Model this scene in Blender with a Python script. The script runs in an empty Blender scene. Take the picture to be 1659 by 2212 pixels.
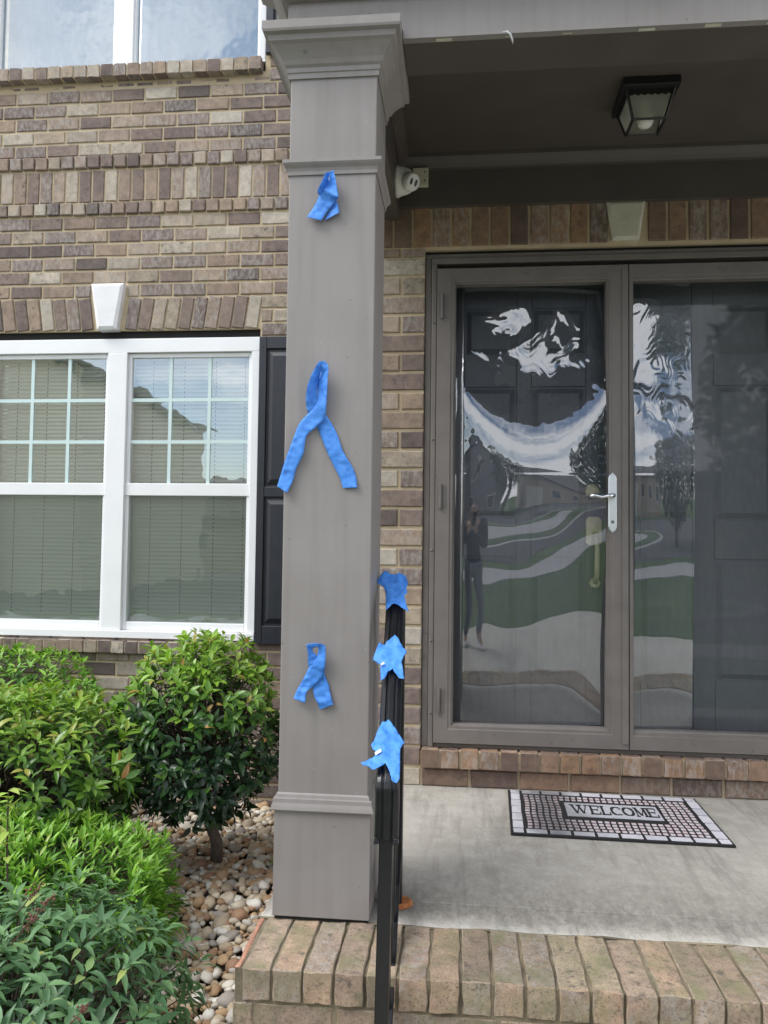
import bpy, bmesh, math, random
from mathutils import Vector, Matrix, noise, geometry
R = math.radians
rnd = random.Random(7)
sc = bpy.context.scene
COL = sc.collection

# ------------------------------------------------------------------ camera
YAW, PITCH, ROLL, FOC = R(5.65), R(2.435), R(.71), 769.0
cyw, syw = math.cos(YAW), math.sin(YAW)
Fv = Vector((-syw * math.cos(PITCH), cyw * math.cos(PITCH), math.sin(PITCH)))
Rt0 = Vector((cyw, syw, 0)); Up0 = Rt0.cross(Fv)
Rv = Rt0 * math.cos(ROLL) + Up0 * math.sin(ROLL)
Uv = -Rt0 * math.sin(ROLL) + Up0 * math.cos(ROLL)
cam = bpy.data.cameras.new('camera'); cam_o = bpy.data.objects.new('camera', cam); COL.objects.link(cam_o)
cam.sensor_width = 36; cam.lens = 36 * FOC / 1024; cam.clip_end = 2000; cam.clip_start = .02
cam_o.matrix_world = Matrix(((Rv.x, Uv.x, -Fv.x, 0), (Rv.y, Uv.y, -Fv.y, 0), (Rv.z, Uv.z, -Fv.z, 0), (0, 0, 0, 1)))
sc.camera = cam_o

# ------------------------------------------------------------------ sky, sun, exposure
SUN_EL, SUN_AZ = R(52), R(236)          # azimuth clockwise from +Y: sun stands behind the viewer's left shoulder
w = bpy.data.worlds.new('World'); sc.world = w; w.use_nodes = True
nt = w.node_tree; nt.nodes.clear()
def wn(t, **k):
    n = nt.nodes.new(t)
    for a, v in k.items(): setattr(n, a, v)
    return n
sky = wn('ShaderNodeTexSky', sky_type='NISHITA', sun_disc=False, sun_elevation=SUN_EL, sun_rotation=SUN_AZ)
tc = wn('ShaderNodeTexCoord'); mp = wn('ShaderNodeMapping'); mp.inputs['Scale'].default_value = (1, 1, 2.2)
nz = wn('ShaderNodeTexNoise'); nz.inputs['Scale'].default_value = 2.1; nz.inputs['Detail'].default_value = 9; nz.inputs['Roughness'].default_value = .58
nz.inputs['Distortion'].default_value = .4
rp = wn('ShaderNodeValToRGB'); rp.color_ramp.elements[0].position = .39; rp.color_ramp.elements[1].position = .57
mx = wn('ShaderNodeMix', data_type='RGBA'); mx.inputs[7].default_value = (10.5, 10.6, 10.9, 1)
bg = wn('ShaderNodeBackground'); bg.inputs['Strength'].default_value = .12
ow = wn('ShaderNodeOutputWorld')
L = nt.links.new
L(tc.outputs['Generated'], mp.inputs['Vector']); L(mp.outputs['Vector'], nz.inputs['Vector']); L(nz.outputs['Fac'], rp.inputs['Fac'])
L(rp.outputs['Color'], mx.inputs[0]); L(sky.outputs['Color'], mx.inputs[6]); L(mx.outputs[2], bg.inputs['Color']); L(bg.outputs[0], ow.inputs['Surface'])
sun = bpy.data.lights.new('sun', 'SUN'); sun.energy = 1.5; sun.angle = R(28); sun.color = (1, .98, .95)
sun_o = bpy.data.objects.new('sun', sun); COL.objects.link(sun_o)
sd = Vector((math.sin(SUN_AZ) * math.cos(SUN_EL), math.cos(SUN_AZ) * math.cos(SUN_EL), math.sin(SUN_EL)))
sun_o.rotation_euler = sd.to_track_quat('Z', 'Y').to_euler()
vs = sc.view_settings; vs.view_transform = 'Standard'; vs.look = 'None'; vs.exposure = 0.85; vs.gamma = 1; vs.use_curve_mapping = False
sc.render.engine = 'CYCLES'
sc.cycles.max_bounces = 8; sc.cycles.diffuse_bounces = 3; sc.cycles.transparent_max_bounces = 16

# ------------------------------------------------------------------ helpers
SC = 768 / 1659                                     # photo measuring scale
def ray(x, y):
    a, b = (x * SC - 384) / FOC, -(y * SC - 512) / FOC
    return Rv * a + Uv * b + Fv
def on_y(x, y, Y): d = ray(x, y); return d * (Y / d.y)
def on_z(x, y, Z): d = ray(x, y); return d * (Z / d.z)

def tag(o, label=None, cat=None, group=None, kind=None):
    if label: o['label'] = label
    if cat: o['category'] = cat
    if group: o['group'] = group
    if kind: o['kind'] = kind
    return o
def root(name, label, cat, loc=(0, 0, 0), group=None, kind='thing'):
    o = bpy.data.objects.new(name, None); COL.objects.link(o); o.location = loc; o.empty_display_size = .1
    return tag(o, label, cat, group, kind)
def wloc(o):
    v = Vector((0, 0, 0))
    while o: v += o.location; o = o.parent
    return v
def link(name, me, parent=None, loc=None, rot=None):
    o = bpy.data.objects.new(name, me); COL.objects.link(o)
    if parent:
        o.parent = parent
    if loc is not None:
        o.location = Vector(loc) - (wloc(parent) if parent else Vector((0, 0, 0)))
    if rot is not None: o.rotation_euler = rot
    return o

class MB:
    """collects faces in world coordinates, then links them as one mesh"""
    def __init__(s): s.v = []; s.f = []; s.a = []
    def add(s, vs, fs, age=None):
        n = len(s.v); s.v += [tuple(p) for p in vs]; s.f += [tuple(i + n for i in f) for f in fs]
        if age is not None: s.a += [age] * len(vs)
        return s
    def box(s, x0, x1, y0, y1, z0, z1):
        return s.add([(x0, y0, z0), (x1, y0, z0), (x1, y1, z0), (x0, y1, z0), (x0, y0, z1), (x1, y0, z1), (x1, y1, z1), (x0, y1, z1)],
                     [(0, 3, 2, 1), (4, 5, 6, 7), (0, 1, 5, 4), (1, 2, 6, 5), (2, 3, 7, 6), (3, 0, 4, 7)])
    def hexa(s, p): return s.add(p, [(0, 3, 2, 1), (4, 5, 6, 7), (0, 1, 5, 4), (1, 2, 6, 5), (2, 3, 7, 6), (3, 0, 4, 7)])
    def tube(s, pts, rad, n=8, cap=True):
        pts = [Vector(p) for p in pts]; rings = []
        if not isinstance(rad, (list, tuple)): rad = [rad] * len(pts)
        for i, p in enumerate(pts):
            d = (pts[min(i + 1, len(pts) - 1)] - pts[max(i - 1, 0)]).normalized()
            a = d.cross(Vector((.31, .2, .93)) if abs(d.z) < .9 else Vector((1, 0, 0))).normalized(); b = d.cross(a)
            rings.append([p + (a * math.cos(2 * math.pi * k / n) + b * math.sin(2 * math.pi * k / n)) * rad[i] for k in range(n)])
        vs = [q for r_ in rings for q in r_]; fs = []
        for i in range(len(pts) - 1):
            for k in range(n): fs.append((i * n + k, i * n + (k + 1) % n, (i + 1) * n + (k + 1) % n, (i + 1) * n + k))
        if cap: fs += [tuple(range(n))[::-1], tuple(range((len(pts) - 1) * n, len(pts) * n))]
        return s.add(vs, fs)
    def lathe(s, c, axis, prof, n=24):
        """prof: (distance along axis, radius)"""
        ax = Vector(axis).normalized(); c = Vector(c)
        a = ax.cross(Vector((0, 0, 1)) if abs(ax.z) < .9 else Vector((1, 0, 0))).normalized(); b = ax.cross(a)
        vs = []; fs = []
        for (t, r_) in prof:
            for k in range(n):
                u = 2 * math.pi * k / n
                vs.append(c + ax * t + (a * math.cos(u) + b * math.sin(u)) * max(r_, 1e-5))
        for i in range(len(prof) - 1):
            for k in range(n): fs.append((i * n + k, (i + 1) * n + k, (i + 1) * n + (k + 1) % n, i * n + (k + 1) % n))
        return s.add(vs, fs)
    def loft(s, rings, closed=True, caps=False):
        n = len(rings[0]); vs = [p for r_ in rings for p in r_]; fs = []
        for i in range(len(rings) - 1):
            for k in range(n if closed else n - 1):
                fs.append((i * n + k, i * n + (k + 1) % n, (i + 1) * n + (k + 1) % n, (i + 1) * n + k))
        if caps: fs += [tuple(range(n))[::-1], tuple(range((len(rings) - 1) * n, len(rings) * n))]
        return s.add(vs, fs)
    def build(s, name, mat, parent=None, smooth=False, bevel=0, origin=None, fixn=True):
        me = bpy.data.meshes.new(name)
        off = wloc(parent) if parent else (Vector(origin) if origin else Vector((0, 0, 0)))
        me.from_pydata([tuple(Vector(p) - off) for p in s.v], [], s.f)
        if s.a:
            at = me.attributes.new('age', 'FLOAT', 'POINT'); at.data.foreach_set('value', s.a)
        if fixn:
            bm = bmesh.new(); bm.from_mesh(me); bmesh.ops.recalc_face_normals(bm, faces=bm.faces); bm.to_mesh(me); bm.free()
        me.materials.append(mat)
        if smooth: me.polygons.foreach_set('use_smooth', [True] * len(me.polygons))
        me.update()
        o = link(name, me, parent)
        if not parent and origin: o.location = origin
        if bevel:
            m = o.modifiers.new('edge', 'BEVEL'); m.width = bevel; m.segments = 2; m.limit_method = 'ANGLE'; m.angle_limit = R(40)
        return o

# ------------------------------------------------------------------ materials
def srgb(r, g, b):
    f = lambda c: (c / 255 / 12.92) if c / 255 < .04045 else ((c / 255 + .055) / 1.055) ** 2.4
    return (f(r), f(g), f(b), 1)
class N:
    def __init__(s, name):
        s.m = bpy.data.materials.new(name); s.m.use_nodes = True; s.t = s.m.node_tree; s.t.nodes.clear()
        s.out = s.t.nodes.new('ShaderNodeOutputMaterial')
    def n(s, typ, ins=None, **k):
        x = s.t.nodes.new(typ)
        for a, v in k.items(): setattr(x, a, v)
        for a, v in (ins or {}).items(): s.set(x.inputs[a], v)
        return x
    def set(s, inp, v):
        if isinstance(v, bpy.types.NodeSocket): s.t.links.new(v, inp)
        else: inp.default_value = v
    def noise(s, vec, scale, detail=4, rough=.55, dist=0):
        return s.n('ShaderNodeTexNoise', {'Vector': vec, 'Scale': scale, 'Detail': detail, 'Roughness': rough, 'Distortion': dist}).outputs['Fac']
    def ramp(s, fac, stops, interp='LINEAR'):
        r_ = s.n('ShaderNodeValToRGB', {'Fac': fac}); cr = r_.color_ramp; cr.interpolation = interp
        while len(cr.elements) < len(stops): cr.elements.new(.5)
        for e, (p, c) in zip(cr.elements, stops): e.position = p; e.color = c if len(c) == 4 else (*c, 1)
        return r_.outputs['Color']
    def mix(s, fac, a, b, blend='MIX'):
        x = s.n('ShaderNodeMix', data_type='RGBA', blend_type=blend, clamp_factor=True)
        s.set(x.inputs[0], fac); s.set(x.inputs[6], a); s.set(x.inputs[7], b); return x.outputs[2]
    def math(s, op, a, b=0, c=0):
        x = s.n('ShaderNodeMath', operation=op); s.set(x.inputs[0], a); s.set(x.inputs[1], b); s.set(x.inputs[2], c); return x.outputs[0]
    def vmath(s, op, a, b):
        x = s.n('ShaderNodeVectorMath', operation=op); s.set(x.inputs[0], a); s.set(x.inputs[1], b); return x.outputs[0]
    def coord(s, k='Object'): return s.n('ShaderNodeTexCoord').outputs[k]
    def scale(s, vec, sc_): return s.n('ShaderNodeMapping', {'Vector': vec, 'Scale': sc_}).outputs['Vector']
    def bump(s, h, strength=.3, dist=.002): return s.n('ShaderNodeBump', {'Height': h, 'Strength': strength, 'Distance': dist}).outputs['Normal']
    def bsdf(s, **k):
        b = s.n('ShaderNodeBsdfPrincipled')
        for a, v in k.items(): s.set(b.inputs[a.replace('_', ' ')], v)
        s.t.links.new(b.outputs[0], s.out.inputs['Surface']); s.b = b; return s.m
G3 = lambda v: (v, v, v, 1)

def paint(name, c, rough=.5, var=.12, scale=6, bump=.15, dirt=None, grain=(1, 1, 1)):
    n = N(name); v = n.scale(n.coord(), grain)
    a = n.noise(v, scale, 6); f = n.noise(v, scale * 30, 3)
    d = tuple(x * (1 - var) for x in c[:3]) + (1,); u = tuple(min(1, x * (1 + var)) for x in c[:3]) + (1,)
    col = n.mix(n.ramp(a, [(.3, G3(0)), (.7, G3(1))]), d, u)
    if dirt:
        k = n.noise(v, scale * 2.3, 8, .7)
        col = n.mix(n.ramp(k, [(.60, G3(0)), (.74, G3(.55))]), col, dirt)
    return n.bsdf(Base_Color=col, Roughness=n.math('MULTIPLY_ADD', a, .25, rough - .12), Normal=n.bump(f, bump, .001))

TAUPE = (.232, .216, .210, 1)
M = {}
def taupe_paint():
    n = N('taupe_paint'); v = n.coord()
    a = n.noise(v, 3.5, 6); st = n.noise(n.scale(v, (16, 16, .8)), 2.0, 5); f = n.noise(v, 240, 2)
    col = n.mix(n.ramp(a, [(.3, G3(0)), (.7, G3(1))]), (.222, .203, .191, 1), (.268, .248, .236, 1))
    col = n.mix(n.ramp(st, [(.45, G3(0)), (.8, G3(.42))]), col, (.165, .148, .138, 1))
    sp = n.noise(v, 46, 2, .4)
    col = n.mix(n.ramp(sp, [(.75, G3(0)), (.775, G3(.55))]), col, (.10, .092, .088, 1))
    sp2 = n.noise(n.vmath('ADD', v, (3.1, 7.7, 1.3)), 60, 2, .4)
    col = n.mix(n.ramp(sp2, [(.785, G3(0)), (.80, G3(.45))]), col, (.45, .44, .43, 1))
    h = n.math('MULTIPLY_ADD', f, .4, n.math('MULTIPLY', st, 1.0))
    return n.bsdf(Base_Color=col, Roughness=.52, Normal=n.bump(h, .2, .0012))
M['taupe'] = taupe_paint()
M['door_trim'] = paint('brown_trim_paint', (.155, .138, .126, 1), .42, .12, 8, .12, dirt=(.07, .06, .052, 1))
M['porch_brown'] = paint('dark_brown_porch', (.080, .068, .059, 1), .5, .10, 5, .15)  # darker, browner tone than the beam front: ceiling, frieze, crown, beam underside
M['white_vinyl'] = paint('white_vinyl', (.80, .81, .82, 1), .35, .03, 4, .05)
M['key_white'] = paint('white_keystone_paint', (.74, .74, .75, 1), .6, .05, 12, .2)
M['key_cream'] = paint('cream_keystone_stone', (.52, .50, .40, 1), .7, .12, 14, .4, dirt=(.3, .26, .18, 1))
M['shutter'] = paint('charcoal_shutter', (.016, .018, .025, 1), .42, .12, 9, .2, grain=(6, 6, 1))
M['black_metal'] = paint('black_metal_paint', (.0055, .006, .0075, 1), .32, .3, 20, .08)
[setattr(q.inputs['Specular IOR Level'], 'default_value', .5) for q in M['black_metal'].node_tree.nodes if q.type == 'BSDF_PRINCIPLED']
M['lamp_black'] = paint('black_lamp_metal', (.012, .012, .012, 1), .4, .2, 20, .1)
M['dark_gap'] = paint('black_caulk', (.006, .006, .006, 1), .8, .2, 8, .1)
M['cam_white'] = paint('ivory_plastic', (.66, .65, .60, 1), .4, .05, 8, .05)
M['box_ivory'] = paint('ivory_box', (.55, .52, .40, 1), .5, .05, 8, .05)
M['lens'] = paint('black_lens', (.008, .008, .009, 1), .12, .1, 8, 0)
M['chrome'] = N('chrome').bsdf(Base_Color=(.75, .77, .78, 1), Metallic=1.0, Roughness=.18)
M['nickel'] = N('pale_metal_plate').bsdf(Base_Color=(.62, .66, .67, 1), Metallic=.7, Roughness=.35)
M['brass'] = paint('aged_brass', (.92, .80, .52, 1), .42, .12, 30, .1); 
M['hinge'] = paint('hinge_metal', (.13, .118, .11, 1), .35, .15, 20, .1)
M['rust'] = paint('rust', (.33, .12, .035, 1), .85, .4, 60, .6, dirt=(.10, .04, .015, 1))
M['entry'] = paint('black_entry_door', (.17, .178, .19, 1), .40, .08, 5, .15, grain=(10, 10, 3))
M['bark'] = paint('bark', (.16, .13, .115, 1), .9, .35, 22, .8, grain=(4, 4, 1))
M['twig'] = paint('twig', (.07, .05, .038, 1), .85, .3, 40, .4)
M['soil'] = paint('soil', (.07, .052, .038, 1), .95, .4, 14, .8)
M['paint_flake'] = paint('paint_flake', (.62, .62, .63, 1), .6, .05, 30, .2)

def brick_mat(name, shades, spec=.5, moss=0.0, lo=.60):
    n = N(name)
    oi = n.n('ShaderNodeObjectInfo').outputs['Random']; isl = n.n('ShaderNodeNewGeometry').outputs['Random Per Island']
    rn = n.math('FRACT', n.math('ADD', n.math('MULTIPLY', oi, 7.13), n.math('MULTIPLY', isl, 5.77)))
    rn2 = n.math('FRACT', n.math('MULTIPLY', rn, 17.31))
    k = len(shades)
    base = n.ramp(rn, [(i / k, s) for i, s in enumerate(shades)], 'CONSTANT')
    off = n.n('ShaderNodeCombineXYZ', {'X': n.math('MULTIPLY', rn, 37), 'Y': n.math('MULTIPLY', rn2, 23), 'Z': n.math('MULTIPLY', rn, 11)}).outputs[0]
    v = n.vmath('ADD', n.coord(), off)
    a = n.noise(v, 19, 7, .75); f = n.noise(v, 170, 4, .75); st = n.noise(n.scale(v, (26, 26, 13)), 2.2, 4, .6)
    col = n.mix(n.ramp(a, [(.34, G3(0)), (.66, G3(1))]), n.mix(1, base, G3(.72), 'MULTIPLY'), n.mix(1, base, (1.28, 1.26, 1.22, 1), 'MULTIPLY'))
    # pale whitewash streaks on some bricks
    ws = n.math('MULTIPLY', n.ramp(st, [(.42, G3(0)), (.66, G3(1))]), n.ramp(rn2, [(.52, G3(0)), (.60, G3(.5))]))
    col = n.mix(ws, col, (.40, .385, .36, 1))
    dk = n.math('MULTIPLY', n.ramp(n.noise(v, 34, 5, .7), [(.54, G3(0)), (.68, G3(1))]), n.ramp(rn2, [(.20, G3(.75)), (.30, G3(.18))]))
    col = n.mix(dk, col, (.060, .052, .050, 1))
    col = n.mix(n.ramp(f, [(lo, G3(0)), (lo + .14, G3(spec))]), col, (.055, .047, .042, 1))
    col = n.mix(n.ramp(n.noise(v, 150, 3, .6), [(.66, G3(0)), (.74, G3(.5))]), col, (.42, .39, .34, 1))
    if moss:
        mo = n.noise(n.vmath('ADD', v, (9, 4, 2)), 11, 6, .6)
        col = n.mix(n.ramp(mo, [(.45, G3(0)), (.7, G3(moss))]), col, (.165, .170, .085, 1))
        mo2 = n.noise(n.vmath('ADD', v, (2, 14, 5)), 30, 6, .7)
        col = n.mix(n.ramp(mo2, [(.58, G3(0)), (.70, G3(moss))]), col, (.075, .066, .052, 1))
    h = n.math('MULTIPLY_ADD', f, .5, n.noise(v, 60, 5, .7))
    return n.bsdf(Base_Color=col, Roughness=.92, Normal=n.bump(h, .55, .003))
SH = [srgb(116, 103, 97), srgb(140, 124, 111), srgb(128, 114, 106), srgb(156, 142, 126), srgb(112, 99, 94), srgb(166, 157, 143), srgb(122, 109, 102), srgb(148, 131, 115), srgb(117, 103, 97), srgb(150, 139, 125), srgb(98, 88, 84), srgb(136, 120, 107), srgb(172, 163, 150), srgb(122, 108, 101)]
M['brick'] = brick_mat('brown_grey_brick', SH)
SH2 = [srgb(128, 104, 86), srgb(110, 92, 80), srgb(140, 112, 88), srgb(98, 82, 74), srgb(132, 108, 90), srgb(118, 98, 84)]
M['brick_brown'] = brick_mat('brown_sill_brick', SH2)
SH3 = [srgb(156, 138, 120), srgb(144, 127, 111), srgb(164, 141, 120), srgb(138, 123, 107), srgb(158, 144, 122), srgb(150, 130, 113)]
M['brick_step'] = brick_mat('worn_step_brick', SH3, spec=.8, moss=.75, lo=.53)
M['brick_pink'] = brick_mat('pink_step_brick', [srgb(178, 130, 110), srgb(172, 126, 106)], moss=.4)
def mortar_mat(name, c, c2):
    n = N(name); v = n.coord()
    a = n.noise(v, 9, 6, .6); f = n.noise(v, 180, 4, .7)
    col = n.mix(n.ramp(a, [(.3, G3(0)), (.7, G3(1))]), c, c2)
    col = n.mix(n.ramp(f, [(.55, G3(0)), (.75, G3(.35))]), col, (c[0] * .55, c[1] * .5, c[2] * .45, 1))
    return n.bsdf(Base_Color=col, Roughness=.95, Normal=n.bump(f, .6, .003))
M['mortar'] = mortar_mat('buff_mortar', srgb(180, 162, 133), srgb(198, 182, 153))
M['mortar_dirty'] = mortar_mat('mossy_mortar', srgb(84, 78, 64), srgb(150, 138, 114))

def concrete():
    n = N('porch_concrete'); v = n.coord()
    a = n.noise(v, 1.8, 8, .65); b = n.noise(v, 14, 8, .7); f = n.noise(v, 220, 3, .6)
    st = n.noise(n.scale(v, (14, 1.6, 1)), 1.6, 6, .65)
    col = n.mix(n.ramp(a, [(.3, G3(0)), (.7, G3(1))]), srgb(146, 141, 132), srgb(170, 165, 156))
    col = n.mix(n.ramp(b, [(.42, G3(0)), (.62, G3(.55))]), col, srgb(182, 178, 170))
    col = n.mix(n.ramp(st, [(.50, G3(0)), (.66, G3(.55))]), col, srgb(122, 118, 110))
    # worn pale lip and dark traffic band near the edge of the slab (wear with its own shape)
    y = n.n('ShaderNodeSeparateXYZ', {'Vector': v}).outputs['Y']
    yy = n.math('ADD', y, n.math('MULTIPLY_ADD', n.noise(n.scale(v, (1, .6, 1)), 32, 8, .75), .16, n.math('MULTIPLY', st, .05)))
    lip = n.ramp(yy, [(.0, G3(0)), (.5, G3(0)), (1, G3(0))])
    m1 = n.n('ShaderNodeMapRange', {'Value': yy, 'From Min': 2.165, 'From Max': 2.235, 'To Min': .6, 'To Max': 0.}).outputs[0]
    col = n.mix(m1, col, srgb(196, 194, 186))
    m2 = n.math('MULTIPLY', n.n('ShaderNodeMapRange', {'Value': yy, 'From Min': 2.18, 'From Max': 2.26, 'To Min': 0., 'To Max': 1.}).outputs[0],
                n.n('ShaderNodeMapRange', {'Value': yy, 'From Min': 2.30, 'From Max': 2.62, 'To Min': 1., 'To Max': 0.}).outputs[0])
    sp = n.noise(n.scale(v, (1, .45, 1)), 55, 6, .75)
    col = n.mix(n.math('MULTIPLY', m2, n.ramp(sp, [(.35, G3(.25)), (.62, G3(.8))])), col, srgb(104, 101, 94))
    col = n.mix(n.ramp(n.noise(v, 110, 5, .8), [(.54, G3(0)), (.70, G3(.55))]), col, srgb(96, 91, 83))
    col = n.mix(n.ramp(n.noise(n.vmath('ADD', v, (4, 2, 7)), 130, 4, .8), [(.60, G3(0)), (.72, G3(.5))]), col, srgb(205, 201, 192))
    return n.bsdf(Base_Color=col, Roughness=.85, Normal=n.bump(n.math('MULTIPLY_ADD', f, .35, b), .35, .002))
M['concrete'] = concrete()
M['walk'] = paint('walk_concrete', srgb(176, 172, 162), .9, .12, 3, .4, dirt=srgb(120, 114, 104))
M['road'] = paint('asphalt', (.065, .065, .068, 1), .9, .2, 2, .5)
M['island'] = paint('cul_de_sac_concrete', srgb(160, 160, 160), .9, .08, 1, .3)
def grass_mat():
    n = N('lawn'); v = n.coord(); a = n.noise(v, .8, 6, .6); b = n.noise(v, 40, 4, .7)
    col = n.mix(n.ramp(n.math('MULTIPLY_ADD', b, .5, n.math('MULTIPLY', a, .5)), [(.35, G3(0)), (.65, G3(1))]), (.030, .060, .014, 1), (.075, .125, .030, 1))
    return n.bsdf(Base_Color=col, Roughness=.9, Normal=n.bump(b, .8, .02))
M['lawn'] = grass_mat()

def leaf_mat(name, old, mid, young, tip, trans=.25, rough=.33):
    n = N(name)
    age = n.n('ShaderNodeAttribute', attribute_name='age').outputs['Fac']
    isl = n.n('ShaderNodeNewGeometry').outputs['Random Per Island']; oi = n.n('ShaderNodeObjectInfo').outputs['Random']
    rn = n.math('FRACT', n.math('ADD', n.math('MULTIPLY', oi, 7.3), n.math('MULTIPLY', isl, 3.7)))
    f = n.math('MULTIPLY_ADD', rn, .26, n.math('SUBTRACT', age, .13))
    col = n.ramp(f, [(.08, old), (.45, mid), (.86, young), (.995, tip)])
    col = n.mix(n.ramp(n.math('FRACT', n.math('MULTIPLY', rn, 13.7)), [(.0, G3(.25)), (1, G3(0))]), col, G3(.02))
    v = n.coord(); vein = n.noise(v, 120, 3)
    b = n.n('ShaderNodeBsdfPrincipled', {'Base Color': col, 'Roughness': rough, 'Normal': n.bump(vein, .25, .002)})
    if 'Specular IOR Level' in b.inputs: b.inputs['Specular IOR Level'].default_value = .5
    tr = n.n('ShaderNodeBsdfTranslucent', {'Color': n.mix(1, col, (1.5, 1.7, .7, 1), 'MULTIPLY')})
    ms = n.n('ShaderNodeMixShader', {0: trans}); n.t.links.new(b.outputs[0], ms.inputs[1]); n.t.links.new(tr.outputs[0], ms.inputs[2])
    n.t.links.new(ms.outputs[0], n.out.inputs['Surface']); return n.m
M['leaf_cleyera'] = leaf_mat('glossy_shrub_leaf', (.016, .044, .020, 1), (.070, .175, .032, 1), (.26, .44, .055, 1), (.50, .27, .10, 1), .24, .30)
M['leaf_hedge'] = leaf_mat('bright_hedge_leaf', (.030, .09, .020, 1), (.12, .31, .035, 1), (.30, .54, .07, 1), (.42, .52, .12, 1), .25, .40)
M['leaf_nandina'] = leaf_mat('blue_green_leaf', (.042, .10, .045, 1), (.10, .215, .09, 1), (.19, .34, .14, 1), (.55, .48, .08, 1), .18, .45)
M['leaf_tree'] = leaf_mat('tree_leaf', (.012, .024, .010, 1), (.026, .055, .016, 1), (.05, .09, .02, 1), (.08, .12, .03, 1), .25, .5)
M['berry'] = paint('red_brown_berry', (.15, .060, .040, 1), .5, .35, 40, .1)

def stone_mat():
    n = N('river_stone')
    oi = n.n('ShaderNodeObjectInfo').outputs['Random']; isl = n.n('ShaderNodeNewGeometry').outputs['Random Per Island']
    rn = n.math('FRACT', n.math('ADD', n.math('MULTIPLY', oi, 9.13), n.math('MULTIPLY', isl, 5.77)))
    sh = [srgb(200, 190, 174), srgb(182, 166, 144), srgb(212, 207, 198), srgb(168, 140, 110), srgb(192, 187, 180), srgb(206, 195, 174), srgb(158, 152, 146), srgb(182, 154, 122), srgb(218, 215, 209), srgb(174, 160, 142), srgb(198, 184, 162), srgb(160, 128, 104)]
    base = n.ramp(rn, [(i / len(sh), s) for i, s in enumerate(sh)], 'CONSTANT')
    off = n.n('ShaderNodeCombineXYZ', {'X': n.math('MULTIPLY', rn, 31), 'Y': n.math('MULTIPLY', rn, 13), 'Z': 0.}).outputs[0]
    v = n.vmath('ADD', n.coord(), off)
    a = n.noise(v, 26, 6, .65)
    col = n.mix(n.ramp(a, [(.3, G3(0)), (.72, G3(1))]), n.mix(1, base, (.80, .76, .70, 1), 'MULTIPLY'), n.mix(1, base, (1.2, 1.2, 1.2, 1), 'MULTIPLY'))
    col = n.mix(n.ramp(n.noise(v, 60, 5, .7), [(.58, G3(0)), (.72, G3(.5))]), col, srgb(150, 118, 84))
    return n.bsdf(Base_Color=col, Roughness=.75, Normal=n.bump(n.noise(v, 120, 4), .25, .002))
M['stone'] = stone_mat()

def tape_mat():
    n = N('blue_painter_tape'); v = n.coord()
    a = n.noise(v, 40, 5, .6); cr = n.noise(n.scale(v, (60, 60, 520)), 1.2, 3, .5)
    col = n.mix(n.ramp(a, [(.3, G3(0)), (.7, G3(1))]), (.045, .235, .74, 1), (.11, .38, .95, 1))
    h = n.math('MULTIPLY_ADD', cr, .7, n.noise(v, 90, 4, .6))
    b = n.n('ShaderNodeBsdfPrincipled', {'Base Color': col, 'Roughness': .62, 'Normal': n.bump(h, .5, .0015)})
    tr = n.n('ShaderNodeBsdfTranslucent', {'Color': col})
    ms = n.n('ShaderNodeMixShader', {0: .22}); n.t.links.new(b.outputs[0], ms.inputs[1]); n.t.links.new(tr.outputs[0], ms.inputs[2])
    n.t.links.new(ms.outputs[0], n.out.inputs['Surface']); return n.m
M['tape'] = tape_mat()

def glass(name, base, tcol, rough=.0, fres=1.0, bump=None):
    n = N(name)
    kw = {}
    if bump:
        v = n.coord(); kw['Normal'] = n.bump(n.noise(v, bump[0], 3), bump[1], bump[2])
    gl = n.n('ShaderNodeBsdfGlossy', {'Color': (.96, .98, 1, 1), 'Roughness': rough, **kw})
    tr = n.n('ShaderNodeBsdfTransparent', {'Color': tcol})
    fr = n.n('ShaderNodeFresnel', {'IOR': 1.5}).outputs[0]
    fac = n.math('MINIMUM', n.math('MULTIPLY_ADD', fr, fres, base), .95)
    ms = n.n('ShaderNodeMixShader', {0: fac}); n.t.links.new(tr.outputs[0], ms.inputs[1]); n.t.links.new(gl.outputs[0], ms.inputs[2])
    n.t.links.new(ms.outputs[0], n.out.inputs['Surface']); return n.m
M['pane'] = glass('window_glass', .26, (.90, .95, .93, 1), bump=(2.2, .12, .02))
M['pane_up'] = glass('upper_window_glass', .22, (.80, .86, .88, 1), bump=(3, .25, .02))
M['film'] = glass('reflective_film', .135, (.93, .96, 1, 1), .006)
M['door_glass'] = glass('storm_door_glass', .0, (.86, .88, .89, 1), .03, fres=.6)
def frosted():
    n = N('lamp_glass'); t = n.n('ShaderNodeBsdfTransparent', {'Color': (.9, .9, .84, 1)}); d = n.n('ShaderNodeBsdfTranslucent', {'Color': (.80, .80, .70, 1)}); g = n.n('ShaderNodeBsdfDiffuse', {'Color': (.62, .62, .54, 1)})
    a = n.n('ShaderNodeMixShader', {0: .5}); n.t.links.new(d.outputs[0], a.inputs[1]); n.t.links.new(g.outputs[0], a.inputs[2])
    m_ = n.n('ShaderNodeMixShader', {0: .6}); n.t.links.new(t.outputs[0], m_.inputs[1]); n.t.links.new(a.outputs[0], m_.inputs[2]); n.t.links.new(m_.outputs[0], n.out.inputs['Surface']); return n.m
M['lamp_glass'] = frosted()
def screen_mat():
    n = N('insect_screen')
    d = n.n('ShaderNodeBsdfDiffuse', {'Color': (.16, .18, .165, 1)}); t = n.n('ShaderNodeBsdfTransparent', {'Color': (.94, .97, .95, 1)})
    ms = n.n('ShaderNodeMixShader', {0: .26}); n.t.links.new(t.outputs[0], ms.inputs[1]); n.t.links.new(d.outputs[0], ms.inputs[2])
    n.t.links.new(ms.outputs[0], n.out.inputs['Surface']); return n.m
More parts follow.
